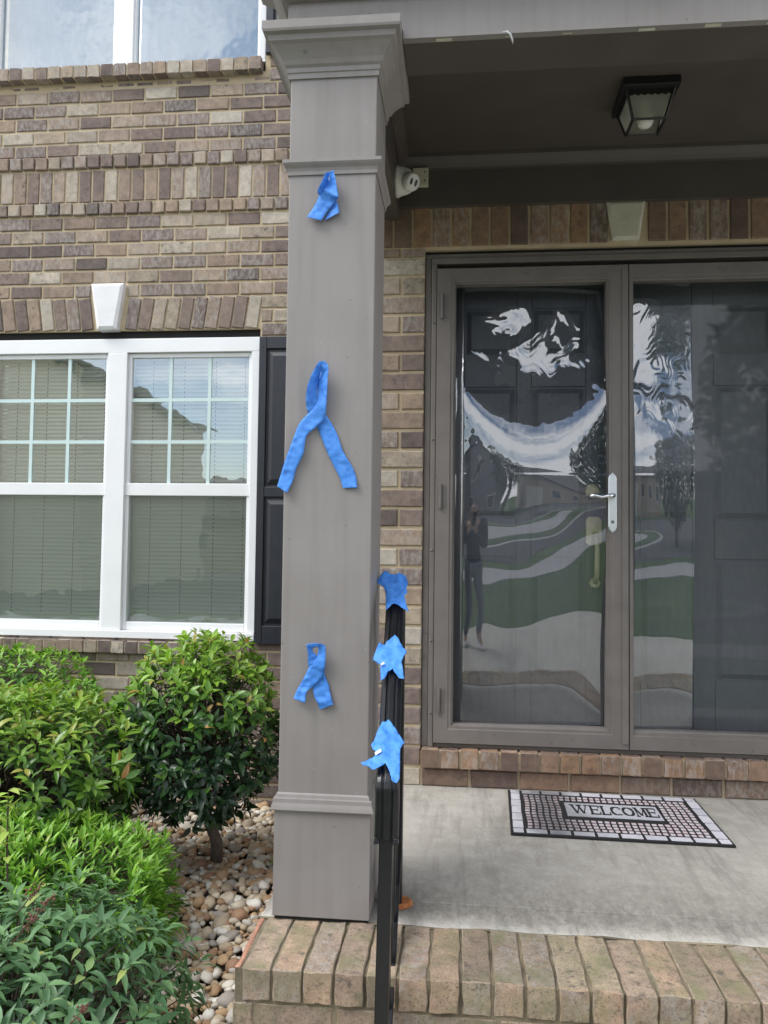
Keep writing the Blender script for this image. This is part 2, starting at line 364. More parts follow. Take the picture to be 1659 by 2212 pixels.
M['screen'] = screen_mat()
M['blind'] = paint('beige_blind', (.90, .89, .78, 1), .55, .03, 3, .1)
M['cord'] = paint('blind_cord', (.10, .11, .09, 1), .8, .1, 20, .1)
M['shade'] = paint('pale_blue_shade', (.42, .58, .68, 1), .8, .08, 2, .1)
M['grid_bar'] = paint('pale_grid_bar', (.56, .70, .69, 1), .4, .03, 6, .05)
M['rubber'] = paint('black_rubber', (.010, .010, .011, 1), .8, .3, 60, .5)
def tile_mat(name, a, b):
    n = N(name); v = n.coord(); rn = n.n('ShaderNodeNewGeometry').outputs['Random Per Island']; oi = n.n('ShaderNodeObjectInfo').outputs['Random']
    r2 = n.math('FRACT', n.math('ADD', n.math('MULTIPLY', rn, 5.3), n.math('MULTIPLY', oi, 3.1)))
    col = n.mix(r2, a, b)
    # soot-dark worn patch on the left of the mat
    sp = n.n('ShaderNodeSeparateXYZ', {'Vector': v}); wx = n.math('ADD', sp.outputs['X'], n.math('MULTIPLY', n.noise(v, 14, 5, .6), .22))
    m_ = n.math('MULTIPLY', n.n('ShaderNodeMapRange', {'Value': wx, 'From Min': -.08, 'From Max': .06, 'To Min': .72, 'To Max': 0.}).outputs[0],
                n.n('ShaderNodeMapRange', {'Value': wx, 'From Min': -.22, 'From Max': -.14, 'To Min': .2, 'To Max': 1.}).outputs[0])
    col = n.mix(m_, col, (.05, .05, .052, 1))
    col = n.mix(n.ramp(n.noise(v, 60, 5, .7), [(.55, G3(0)), (.72, G3(.5))]), col, (.20, .195, .20, 1))
    return n.bsdf(Base_Color=col, Roughness=.7, Normal=n.bump(n.noise(v, 200, 3), .3, .001))
M['tile_white'] = tile_mat('pale_mat_tile', (.62, .60, .64, 1), (.48, .48, .52, 1))
M['tile_pink'] = tile_mat('pinkish_mat_tile', (.58, .46, .47, 1), (.60, .55, .58, 1))

# ------------------------------------------------------------------ bricks
_bc = {}
def brick_mesh(Lb, H, D, mat, seed, c=.004, jit=.0016):
    """brick facing -Y, front face at y=0, irregular chamfered outline"""
    rr = random.Random(seed * 91 + int(Lb * 1000) * 7 + int(H * 1000))
    x, z = Lb / 2, H / 2
    nx, nz_ = (3, 1) if Lb > .12 else ((1, 1) if H < .12 else (1, 3))
    o = []
    for i in range(nx): o.append((-x + 2 * x * i / nx, -z))
    for i in range(nz_): o.append((x, -z + 2 * z * i / nz_))
    for i in range(nx): o.append((x - 2 * x * i / nx, z))
    for i in range(nz_): o.append((-x, z - 2 * z * i / nz_))
    n = len(o); j = lambda a: rr.uniform(-a, a)
    outer = [(px + j(jit), c + j(.0008), pz + j(jit)) for px, pz in o]
    inner = [(px * (1 - c / x) + j(jit * .6), j(.0006), pz * (1 - c / z) + j(jit * .6)) for px, pz in o]
    back = [(px, D, pz) for px, pz in o]
    b = MB(); b.loft([back, outer, inner]); b.f.append(tuple(range(2 * n, 3 * n)))
    me = bpy.data.meshes.new('brick'); me.from_pydata(b.v, [], b.f)
    bm = bmesh.new(); bm.from_mesh(me); bmesh.ops.recalc_face_normals(bm, faces=bm.faces); bm.to_mesh(me); bm.free()
    me.materials.append(mat); return me
def brick(parent, xc, zc, Lb, H, y, D=.055, mat='brick', rot=0, name='brick', proud=None, seeds=8):
    s = rnd.randrange(seeds); k = (round(Lb, 3), round(H, 3), D, mat, s)
    if k not in _bc: _bc[k] = brick_mesh(k[0], k[1], D, M[mat], s)
    p = rnd.uniform(-.0025, .0015) if proud is None else proud
    return link(name, _bc[k], parent, (xc, y + p, zc), (0, rot + rnd.uniform(-.004, .004), 0))
def brick_into(mb, xc, zc, Lb, H, y, D=.05):
    c = .004; x0, x1, z0, z1 = xc - Lb / 2, xc + Lb / 2, zc - H / 2, zc + H / 2; j = lambda: rnd.uniform(-.0015, .0015)
    back = [(x0, y + D, z0), (x1, y + D, z0), (x1, y + D, z1), (x0, y + D, z1)]
    mid = [(x0 + j(), y + c, z0 + j()), (x1 + j(), y + c, z0 + j()), (x1 + j(), y + c, z1 + j()), (x0 + j(), y + c, z1 + j())]
    fr = [(x0 + c, y, z0 + c), (x1 - c, y, z0 + c), (x1 - c, y, z1 - c), (x0 + c, y, z1 - c)]
    mb.loft([back, mid, fr]); n = len(mb.v); mb.f.append((n - 4, n - 3, n - 2, n - 1))

def rough_block(parent, cx, cy, cz, sx, sy, sz, mat, seed, name='brick', amp=.0026):
    """worn brick seen on several sides: subdivided box with rounded, chipped edges"""
    rr = random.Random(seed); k = 4
    bm = bmesh.new(); bmesh.ops.create_cube(bm, size=1)
    bmesh.ops.scale(bm, vec=(sx, sy, sz), verts=bm.verts)
    bmesh.ops.bevel(bm, geom=bm.edges[:], offset=.0026, segments=1, affect='EDGES')
    for ax, cuts in ((0, 3), (1, 5), (2, 2)):
        es = [e for e in bm.edges if abs((e.verts[0].co - e.verts[1].co)[ax]) > .03]
        bmesh.ops.subdivide_edges(bm, edges=es, cuts=cuts, use_grid_fill=True)
    off = Vector((rr.uniform(0, 50), rr.uniform(0, 50), rr.uniform(0, 50)))
    for v in bm.verts:
        nv = noise.noise_vector(v.co * 38 + off) * amp + noise.noise_vector(v.co * 110 + off) * amp * .45
        e = sum(abs(abs(v.co[i]) - (sx, sy, sz)[i] / 2) < .007 for i in range(3))
        v.co += nv * (1.5 if e >= 2 else .40)
    bm.normal_update()
    me = bpy.data.meshes.new(name); bm.to_mesh(me); bm.free(); me.materials.append(M[mat])
    me.polygons.foreach_set('use_smooth', [True] * len(me.polygons)); me.set_sharp_from_angle(angle=R(32))
    return link(name, me, parent, (cx, cy, cz))

# ================================================================== SETTING
tag(MB().box(-90, 90, -120, .9, -1.95, -1.56).build('lawn', M['lawn']), 'green front lawn mirrored in the storm door', 'lawn', kind='structure')
b = MB(); 
nx_, ny_ = 30, 40
gv = [(-4.5 + 4.0 * i / nx_, .9 + 3.6 * j / ny_, -1.515 + .022 * noise.noise(Vector((i * .35, j * .35, 0)))) for j in range(ny_ + 1) for i in range(nx_ + 1)]
b.add(gv, [(j * (nx_ + 1) + i, j * (nx_ + 1) + i + 1, (j + 1) * (nx_ + 1) + i + 1, (j + 1) * (nx_ + 1) + i) for j in range(ny_) for i in range(nx_)])
tag(b.build('planting_bed_soil', M['soil'], smooth=True), 'dark soil of the planting bed under the gravel', 'soil', kind='structure')
tag(MB().box(-.5, 7.5, -1.0, 1.1, -1.56, -1.50).build('front_path', M['walk'], bevel=.01), 'pale concrete path leading up to the steps', 'path', kind='structure')
tag(MB().box(-60, 60, -6.4, -4.9, -1.56, -1.545).build('sidewalk', M['island']), 'pale concrete sidewalk across the lawn', 'sidewalk', kind='structure')
tag(MB().box(-60, 60, -34, -7.6, -1.56, -1.552).build('road', M['road']), 'grey asphalt cul-de-sac road', 'road', kind='structure')
def disc(cx, cy, rx, ry, z, n=48): return [(cx + rx * math.cos(2 * math.pi * k / n), cy + ry * math.sin(2 * math.pi * k / n), z) for k in range(n)]
def disc_obj(name, cx, cy, rx, ry, z, mat, label, cat):
    m = MB(); m.loft([disc(cx, cy, rx, ry, z - .02), disc(cx, cy, rx, ry, z)]); m.f.append(tuple(range(48, 96)))
    tag(m.build(name, mat), label, cat, kind='structure')
disc_obj('island_kerb', 2.0, -15.5, 6.2, 5.2, -1.53, M['island'], 'pale kerb ring of the cul-de-sac island', 'kerb')
disc_obj('island_grass', 2.0, -15.5, 5.7, 4.7, -1.52, M['lawn'], 'ring of grass on the cul-de-sac island', 'grass island')
disc_obj('island_centre', 2.0, -15.5, 3.8, 2.9, -1.51, M['island'], 'pale paved centre of the cul-de-sac island', 'paving')

# ================================================================== LEFT BRICK WALL
YL = 4.35
wall = root('brick_wall', 'long brown and grey brick wall around the white windows, left of the column', 'brick wall', (-2, YL, -1.5))
b = MB(); yb0, yb1 = YL + .007, YL + .22
WX0, WX1 = -2.875, -1.17                                # lower window opening
UX0 = -2.91
b.box(-4.4, WX0, yb0, yb1, -1.55, 1.255); b.box(WX1, -.3, yb0, yb1, -1.55, 1.255); b.box(WX0, WX1, yb0, yb1, -1.55, -.60)
b.box(-4.4, -.3, yb0, yb1, 1.255, 2.80)
b.box(-4.4, UX0, yb0, yb1, 2.80, 4.45); b.box(WX1, -.3, yb0, yb1, 2.80, 4.45); b.box(-4.4, 2.6, yb0, yb1, 4.45, 5.6); b.box(-.3, 2.6, yb0, yb1, 1.8, 4.45)
b.build('mortar', M['mortar'], wall)
rest = MB()
P, LB, HB = .2032, .191, .0705
def course(zc, joint, x0, x1, y=YL, H=HB, split=False):
    i = math.floor((x0 - joint) / P); 
    while joint + i * P < x1:
        a, c = max(joint + i * P + .0060, x0), min(joint + (i + 1) * P - .0060, x1)
        i += 1
        if c - a < .03: continue
        # what the frame shows as single bricks; the rest of the wall joined
        if a > -3.0 and c < -.86 and zc < 2.8 and not (zc < -.9 and a < -1.75):
            brick(wall, (a + c) / 2, zc + rnd.uniform(-.0015, .0015), c - a, H, y)
        else: brick_into(rest, (a + c) / 2, zc, c - a, H, y)
JA, JB = -2.603, -2.519
def J(k): return JA if k % 2 == 0 else JB
for k in range(5): course(1.911 - .083 * k, J(k), -4.4, -.3)
course(1.911 - .083 * 5, J(5), -4.4, -2.215); course(1.911 - .083 * 5, J(5), -1.985, -.3)
for k in range(6, 8):
    course(1.911 - .083 * k, J(k), -4.4, -2.86); course(1.911 - .083 * k, J(k), -1.165, -.3)
for k in range(8, 30):
    z = 1.911 - .083 * k
    course(z, J(k), -4.4, WX0 - .01); course(z, J(k), WX1 + .01, -.3)
for k in range(30, 42):
    z = 1.911 - .083 * k
    if z > -1.53: course(z, J(k), -4.4, -.3)
for k in range(5): course(2.362 + .083 * k, J(k + 1), -4.4, -.3)
for k in range(0, 20): 
    z = 2.777 + .083 * k
    course(z, J(k), -4.4, UX0 - .03); course(z, J(k), WX1 + .03, -.3)
# thin cut course under the upper sill
for k in range(14):
    brick(wall, -2.75 + .12 * k, 2.757, .10 + rnd.uniform(-.02, .012), .022, YL + .006)
# header bands and soldier band
def band(zc, H, Lb, x0, x1, pitch, y):
    x = x0
    while x < x1:
        if -3.0 < x < -.86: brick(wall, x + pitch / 2, zc + rnd.uniform(-.002, .002), Lb, H, y)
        else: brick_into(rest, x + pitch / 2, zc, Lb, H, y)
        x += pitch
band(2.282, .072, .0715, -4.4, -.3, .0825, YL - .012)
band(2.137, .190, .0715, -4.4 + .03, -.3, .0825, YL)
band(1.996, .070, .0715, -4.4, -.3, .0825, YL - .012)
# flat arch of leaning bricks over the lower window
for i in range(10): brick(wall, -1.945 + .0815 * i, 1.354, .0715, .190, YL - .002, rot=R(8) * 1)
for i in range(8): brick(wall, -2.236 - .0815 * i, 1.354, .0715, .190, YL - .002, rot=-R(8))
rest.build('brick_courses', M['brick'], wall)['kind'] = 'stuff'
MB().box(WX0 - .02, WX1 + .012, YL + .03, YL + .16, 1.2065, 1.262).build('lintel', M['dark_gap'], wall)

# keystone
def keystone(name, label, pts, y, D, mat, inset, loc):
    t = root(name, label, 'keystone', loc)
    (x0, z0), (x1, z1), (x2, z2), (x3, z3) = pts       # bl br tr tl
    o = [(x0, z0), (x1, z1), (x2, z2), (x3, z3)]; cx = sum(p[0] for p in o) / 4; cz = sum(p[1] for p in o) / 4
    ins = [(p[0] + (inset if p[0] < cx else -inset), p[1] + (inset if p[1] < cz else -inset)) for p in o]
    m = MB(); m.loft([[(p[0], y + D, p[1]) for p in o], [(p[0], y + inset * .6, p[1]) for p in o], [(p[0], y, p[1]) for p in ins]]); n = len(m.v); m.f.append((n - 4, n - 3, n - 2, n - 1))
    m.build('block', mat, t, bevel=.002); return t
keystone('keystone', 'white painted keystone over the lower window', [(-2.150, 1.252), (-2.029, 1.252), (-1.990, 1.528), (-2.193, 1.528)], YL - .045, .09, M['key_white'], .018, (-2.09, YL, 1.25))

# window sills of brick
def sill(name, label, z0, z1, x0, x1, y0, pitch, mat, slope=.012):
    t = root(name, label, 'window sill', ((x0 + x1) / 2, y0, z0))
    MB().box(x0 + .006, x1 - .006, y0 + .007, YL + .10, z0 + .004, z1 - .008).build('mortar', M['mortar'], t)
    n = int((x1 - x0) / pitch); k = 0
    for i in range(n):
        a = x0 + pitch * i
        rough_block(t, a + pitch / 2, (y0 + YL + .10) / 2, (z0 + z1) / 2 + rnd.uniform(-.002, .002), pitch - .009, YL + .10 - y0, z1 - z0, mat, rnd.randrange(9999), amp=.0022)
    return t
sill('upper_window_sill', 'projecting brick sill under the upper window', 2.782, 2.858, -2.83 - .0825 * 2, -1.18, YL - .05, .0825, 'brick')
sill('lower_window_sill', 'brick sill under the lower window, behind the shrubs', -.645, -.575, -2.83 - .0825, -1.18, YL - .05, .0825, 'brick')

# ------------------------------------------------------------------ windows
def bar(t, name, x0, x1, y0, y1, z0, z1, mat, bev=.003): return MB().box(x0, x1, y0, y1, z0, z1).build(name, mat, t, bevel=bev)
def lower_window():
    t = root('double_window', 'white double sash window with beige blinds, left of the black shutter', 'window', (-2.0, YL, -.56))
    y0, y1 = YL + .005, YL + .10
    bar(t, 'frame_head', WX0, WX1, y0, y1, 1.122, 1.206, M['white_vinyl']); bar(t, 'frame_sill', WX0, WX1, y0 - .02, y1, -.562, -.520, M['white_vinyl'])
    bar(t, 'frame_jamb', -1.218, WX1 - .001, y0, y1, -.519, 1.121, M['white_vinyl']); bar(t, 'frame_jamb', WX0 + .001, -2.83, y0, y1, -.519, 1.121, M['white_vinyl'])
    bar(t, 'mullion', -2.092, -1.974, y0 - .004, y1, -.519, 1.121, M['white_vinyl'])
    for a, c in ((-2.83, -2.092), (-1.974, -1.218)):
        s = root('sash', None, None); s.parent = t; del s['kind']; s.location = (0, 0, 0)
        # upper sash stands in front of the lower one
        MB().box(a, c, y0 + .012, y1 - .03, .272, .345).build('meeting_rail', M['white_vinyl'], s, bevel=.003)
        MB().box(a, a + .022, y0 + .02, y1 - .03, -.519, 1.121).box(c - .022, c, y0 + .02, y1 - .03, -.519, 1.121).build('stile', M['white_vinyl'], s, bevel=.003)
        MB().box(a + .0225, c - .0225, y0 + .02, y1 - .03, 1.094, 1.1205).build('rail', M['white_vinyl'], s, bevel=.003)
        MB().box(a + .0225, c - .0225, y0 + .02, y1 - .03, -.519, -.470).build('rail', M['white_vinyl'], s, bevel=.003)
        yy = y0 + .034; g = MB()
        for px, pz0, pz1 in ((a + .02, .3, 1.1),): g.add([(a + .02, yy, .34), (c - .02, yy, .34), (c - .02, yy, 1.10), (a + .02, yy, 1.10)], [(0, 1, 2, 3)])
        g.build('glass_pane', M['pane'], s, fixn=False)
        g = MB(); g.add([(a + .02, yy + .018, -.48), (c - .02, yy + .018, -.48), (c - .02, yy + .018, .28), (a + .02, yy + .018, .28)], [(0, 1, 2, 3)]); g.build('glass_pane', M['pane'], s, fixn=False)
        g = MB(); g.add([(a + .02, yy - .008, -.475), (c - .02, yy - .008, -.475), (c - .02, yy - .008, .276), (a + .02, yy - .008, .276)], [(0, 1, 2, 3)]); g.build('insect_screen', M['screen'], s, fixn=False)
        wgl = c - a - .044
        for i in (1, 2):
            MB().box(a + .022 + wgl * i / 3 - .010, a + .022 + wgl * i / 3 + .010, yy - .007, yy - .0015, .345, 1.094).build('grid_bar', M['grid_bar'], s)
        for zz in (.592, .842):
            MB().box(a + .022, c - .022, yy - .0065, yy - .002, zz - .010, zz + .010).build('grid_bar', M['grid_bar'], s)
    # blinds
    for bi, (a, c) in enumerate(((-2.83, -2.096), (-1.970, -1.222))):
        bl = root('window_blind', ('beige slatted blind in the left half of the lower window', 'beige slatted blind in the right half of the lower window, beside the shutter')[bi], 'blind', ((a + c) / 2, YL + .16, 1.1), 'blinds behind the lower window')
        me = None; pit = .0245; ang = R(70); ww = .0265
        z = 1.085
        mb = MB(); dx = (c - a) / 2 + .012
        for k in range(-2, 2):
            u0, u1 = k / 4 * ww * 2 / 2 + 0, 0
        prof = [(-ww / 2 * math.cos(ang), -ww / 2 * math.sin(ang)), (-.0022, .0012), (ww / 2 * math.cos(ang), ww / 2 * math.sin(ang))]
        pr = [(y_ , z_) for y_, z_ in prof] ; pr2 = [(y_ + .0008, z_ + .0006) for y_, z_ in reversed(prof)]
        ring = pr + pr2
        # tilted so that the room side is up and the outer edge hangs down: the outer face looks at the sky
        mb.loft([[(-dx, y_, z_) for y_, z_ in ring], [(dx, y_, z_) for y_, z_ in ring]], caps=True)
        sl = mb.build('slat', M['blind'], bl); me = sl.data
        # first slat was built about the world origin, its mesh is shared: recentre
        off = wloc(bl)
        me.transform(Matrix.Translation(off)); sl.location = Vector(((a + c) / 2, YL + .112, z)) - off
        while z > -.44:
            z -= pit
            o = sl.copy(); COL.objects.link(o); o.parent = bl; o.location = Vector(((a + c) / 2, YL + .112, z)) - off
            o.rotation_euler = (rnd.uniform(-.05, .05), rnd.uniform(-.0015, .0015), 0)
        cd = MB()
        for q in (.16, .42, .68, .92):
            x = a + (c - a) * q
            zz = 1.08
            while zz > -.44:
                cd.box(x - .0022, x + .0022, YL + .1035, YL + .1052, zz - .0055, zz + .0055); zz -= pit * rnd.uniform(.9, 1.1)
        cd.build('ladder_cord', M['cord'], bl)
        MB().box(a - .01, c + .01, YL + .100, YL + .132, 1.088, 1.122).build('head_rail', M['blind'], bl)
        MB().box(a - .01, c + .01, YL + .104, YL + .126, -.474, -.462).build('bottom_rail', M['blind'], bl)
    return t
lower_window()
MB().box(-2.9, -1.1, YL + .30, YL + .32, -.7, 1.3).build('room_backing', M['dark_gap'], wall)

def upper_window():
    t = root('double_window', 'upper white window with pale blue shades, above the brick sill', 'window', (-2.0, YL, 2.86))
    y0, y1 = YL + .005, YL + .10
    bar(t, 'frame_sill', UX0, WX1, y0, y1, 2.858, 2.876, M['white_vinyl']); bar(t, 'frame_head', UX0, WX1, y0, y1, 4.37, 4.44, M['white_vinyl'])
    bar(t, 'frame_jamb', -1.212, WX1 - .002, y0, y1, 2.877, 4.369, M['white_vinyl']); bar(t, 'frame_jamb', UX0 + .001, -2.865, y0, y1, 2.877, 4.369, M['white_vinyl'])
    bar(t, 'mullion', -2.112, -1.992, y0 - .004, y1, 2.877, 4.369, M['white_vinyl'])
    for a, c in ((-2.865, -2.112), (-1.992, -1.212)):
        g = MB(); g.add([(a, y0 + .04, 2.877), (c, y0 + .04, 2.877), (c, y0 + .04, 4.37), (a, y0 + .04, 4.37)], [(0, 1, 2, 3)]); g.build('glass_pane', M['pane_up'], t, fixn=False)
        bar(t, 'stile', c - .012, c, y0 + .012, y0 + .06, 2.877, 4.369, M['white_vinyl']); bar(t, 'stile', a, a + .012, y0 + .012, y0 + .06, 2.877, 4.369, M['white_vinyl'])
        # gathered shade behind the glass
        m = MB(); n = 60
        top = [(a - .01 + (c - a + .02) * i / n, YL + .14 + .006 * math.sin(i * 1.3) + .004 * math.sin(i * .47), 4.4) for i in range(n + 1)]
        bot = [(x, y, 2.85) for x, y, _ in top]
        m.loft([bot, top], closed=False); m.build('shade', M['shade'], t, smooth=True, fixn=False)
upper_window()

# ------------------------------------------------------------------ shutters
def shutter(label, x0, x1, z0, z1, rails):
    t = root('shutter', label, 'shutter', ((x0 + x1) / 2, YL, z0), 'black raised panel shutters')
    y0 = YL - .035
    MB().box(x0 + .002, x1 - .002, YL - .018, YL - .004, z0 + .002, z1 - .002).build('back_board', M['shutter'], t)
    for a, c in ((x0, x0 + .045), (x1 - .045, x1)): MB().box(a, c, y0, YL - .006, z0, z1).build('stile', M['shutter'], t, bevel=.004)
    for a, c in rails: MB().box(x0 + .0455, x1 - .0455, y0 + .001, YL - .006, a, c).build('rail', M['shutter'], t, bevel=.004)
    for (a0, a1), (c0, c1) in zip(rails, rails[1:]):
        px0, px1, pz0, pz1 = x0 + .055, x1 - .055, a1 + .014, c0 - .014; s = .028
        m = MB(); m.loft([[(px0, YL - .0175, pz0), (px1, YL - .0175, pz0), (px1, YL - .0175, pz1), (px0, YL - .0175, pz1)],
                          [(px0, YL - .021, pz0), (px1, YL - .021, pz0), (px1, YL - .021, pz1), (px0, YL - .021, pz1)],
                          [(px0 + s, y0 + .003, pz0 + s), (px1 - s, y0 + .003, pz0 + s), (px1 - s, y0 + .003, pz1 - s), (px0 + s, y0 + .003, pz1 - s)]])
        n = len(m.v); m.f.append((n - 4, n - 3, n - 2, n - 1)); m.build('raised_panel', M['shutter'], t)
    for zz in (z0 + .09, (z0 + z1) / 2 + .03, z1 - .06):
        MB().lathe((x0 + .022, y0 - .003, zz), (0, 1, 0), [(0, .0001), (0, .005), (.004, .006)], 10).build('screw', M['shutter'], t)
shutter('black panelled shutter beside the lower window, half behind the column', -1.165, -.80, -.576, 1.197, [(-.576, -.47), (.265, .325), (1.125, 1.197)])
shutter('black panelled shutter beside the upper window, above the column capital', -1.163, -.80, 2.885, 4.5, [(2.885, 2.985), (3.7, 3.76), (4.43, 4.5)])

# ================================================================== PORCH WALL (door wall)
YD = 3.25
pw = root('porch_brick_wall', 'brown brick porch wall around the storm doors', 'brick wall', (.2, YD, -1.0))
b = MB(); y0, y1 = YD + .007, YD + .16
b.box(-.47, -.158, y0, y1, -1.55, 1.266); b.box(-.47, 2.6, y0, y1, 1.266, 1.75); b.box(1.54, 2.6, y0, y1, -1.55, 1.266); b.box(-.158, 1.54, y0, y1 + .02, -1.55, -.86)
b.box(-.47, -.31, YD + .161, YL, -1.55, 1.75)
b.build('mortar', M['mortar'], pw)
rest = MB()
for k in range(-4, 28):
    z = 1.194 - .083 * k
    if z < -1.0 or z > 1.24: continue
    if k % 2 == 0: spans = [(-.158, -.350), (-.361, -.47)]
    else: spans = [(-.158, -.254), (-.265, -.457)]
    for c, a in spans:
        brick(pw, (a + c) / 2, z, c - a, .0705, YD)
    for i in range(5):
        x = 1.545 + i * P + (0 if k % 2 else -.1); 
        if x < 1.54: continue
        brick_into(rest, x + .097, z, .192, .0705, YD)
for a, c in ((-.457, -.265), (-.254, -.160)): brick(pw, (a + c) / 2, 1.2555, c - a, .034, YD)
# bricks of the hidden return wall
for k in range(0, 33):
    z = 1.194 - .083 * k
    for i in range(5):
        yy = YD + .02 + i * P + (.1 if k % 2 else 0)
        if yy + .19 < YL: rest.box(-.477, -.44, yy, yy + .192, z - .035, z + .035)
x = -.46
i = 0
while x < 2.55:
    if .585 < x + .041 < .775: x += .0001
    if .60 - .0825 < x < .765: 
        x = .768 if x > .535 else x
    nm = brick(pw, x + .041, 1.370, .0715, .178, YD - .001, mat='brick_brown') if x < 1.45 else brick_into(rest, x + .041, 1.370, .0715, .178, YD)
    x += .0825
for k in range(16):
    a = -.156 + P * k
    if a < 1.5: brick(pw, a + P / 2, -.963, .192, .068, YD - .004, mat='brick_brown')
rest.build('brick_courses', M['brick'], pw)['kind'] = 'stuff'
for i in range(21):
    rough_block(pw, -.156 + .0813 * i + .0405, YD + .025, -.8805, .0725, .112, .076, 'brick_brown', 500 + i, amp=.0024)
MB().box(-.152, 1.55, YD - .021, YD + .07, -.915, -.85).build('mortar', M['mortar'], pw)
keystone('keystone', 'cream stone keystone over the front door under the porch', [(.624, 1.284), (.735, 1.284), (.758, 1.447), (.601, 1.447)], YD - .018, .06, M['key_cream'], .012, (.68, YD, 1.28))

# ------------------------------------------------------------------ door frame, storm doors, entry doors
fr = root('door_frame', 'brown painted wooden frame around the double storm door', 'door frame', (.69, YD, -.84))
T = M['door_trim']
MB().box(-.156, -.128, YD + .016, YD + .16, -.842, 1.232).build('brick_mould', T, fr, bevel=.004)
MB().box(-.1275, -.106, YD + .004, YD + .16, -.842, 1.205).build('jamb', T, fr, bevel=.003)
MB().box(1.507, 1.538, YD + .016, YD + .16, -.842, 1.232).build('brick_mould', T, fr, bevel=.004)
MB().box(1.486, 1.5065, YD + .004, YD + .16, -.842, 1.205).build('jamb', T, fr, bevel=.003)
MB().box(-.156, 1.538, YD + .016, YD + .16, 1.2325, 1.252).build('brick_mould', T, fr, bevel=.004)
MB().box(-.1275, 1.5065, YD + .006, YD + .16, 1.2055, 1.232).build('head', T, fr, bevel=.004)
MB().box(-.158, 1.54, YD + .03, YD + .15, 1.2525, 1.2655).build('lintel_gap', M['dark_gap'], fr)
MB().box(-.1055, 1.4855, YD + .02, YD + .15, -.845, -.828).build('threshold', T, fr, bevel=.003)
for z in (.95, .45, -.02, -.40, -.70):
    MB().lathe((-.118, YD + .004, z), (0, -1, 0), [(-.004, .006), (.002, .006), (.004, .003), (.0041, .0001)], 10).build('screw', M['hinge'], fr)

def storm_leaf(label, x0, x1, gx0, gx1, gz0, gz1):
    t = root('storm_door', label, 'storm door', ((x0 + x1) / 2, YD, -.82), 'storm door leaves')
    ya, yb = YD - .004, YD + .052; z0, z1 = -.822, 1.182
    f = MB()
    # picture frame of four mitred members, each with a stepped bead towards the glass
    def member(o0, o1, i0, i1):
        # o: outer corners, i: inner corners ((x,z) pairs)
        rings = []
        for p, q in ((o0, i0), (o1, i1)):
            lerp = lambda s_: (p[0] + (q[0] - p[0]) * s_, p[1] + (q[1] - p[1]) * s_)
            r_ = []
            for s_, y_ in ((0, yb), (0, ya + .002), (.02, ya), (.72, ya), (.76, ya + .004), (.90, ya + .004), (.93, ya + .012), (1.0, ya + .014), (1.0, yb)):
                l_ = lerp(s_); r_.append((l_[0], y_, l_[1]))
            rings.append(r_)
        return MB().loft(rings)
    O = [(x0, z0), (x1, z0), (x1, z1), (x0, z1)]; I = [(gx0, gz0), (gx1, gz0), (gx1, gz1), (gx0, gz1)]
    for k, nm in enumerate(('bottom_rail', 'stile', 'top_rail', 'stile')):
        k2 = (k + 1) % 4
        member(O[k], O[k2], I[k], I[k2]).build(nm, T, t)
    return t
sl = storm_leaf('left storm door leaf with warped mirror film and white lever handle', -.1045, .691, -.024, .603, -.742, 1.116)
srr = storm_leaf('right storm door leaf with plain dark glass beside the centre mullion', .694, 1.484, .713, 1.41, -.744, 1.117)
MB().box(.664, .690, YD - .0085, YD - .0042, -.80, 1.16).build('astragal', T, sl, bevel=.002)
for z0_, z1_ in ((.963, 1.073), (.156, .260), (-.698, -.593)):
    h = MB(); h.tube([(-.083, YD - .010, z0_), (-.083, YD - .010, z1_)], .0075, 10); h.build('hinge', M['hinge'], sl, bevel=.001)
    MB().box(-.0725, -.060, YD - .0065, YD - .0042, z0_ + .006, z1_ - .006).build('hinge_leaf', M['hinge'], sl)
# lever handle
pl = MB()
prof = [(.625 + .017 * c_, z_) for c_, z_ in ((-1, .085), (-.75, .072), (0, .060), (.75, .072), (1, .085), (1, .285), (.75, .298), (0, .310), (-.75, .298), (-1, .285))]
pl.loft([[(x, YD - .0045, z) for x, z in prof], [(x, YD - .010, z) for x, z in prof], [(.625 + (x - .625) * .8, YD - .0125, .185 + (z - .185) * .97) for x, z in prof]]); n = len(pl.v); pl.f.append(tuple(range(n - 10, n)))
hp = pl.build('handle', M['nickel'], sl, smooth=False)
MB().lathe((.622, YD - .012, .212), (0, -1, 0), [(0, .013), (.010, .012), (.018, .008), (.040, .008)], 14).tube([(.622, YD - .052, .212), (.600, YD - .056, .211), (.575, YD - .054, .205), (.552, YD - .050, .212), (.530, YD - .047, .208)], [.009, .0085, .007, .007, .009], 10).build('lever', M['chrome'], hp, smooth=True)
MB().lathe((.625, YD - .012, .105), (0, -1, 0), [(0, .007), (.003, .006), (.003, .0001)], 12).build('keyhole', M['hinge'], hp)

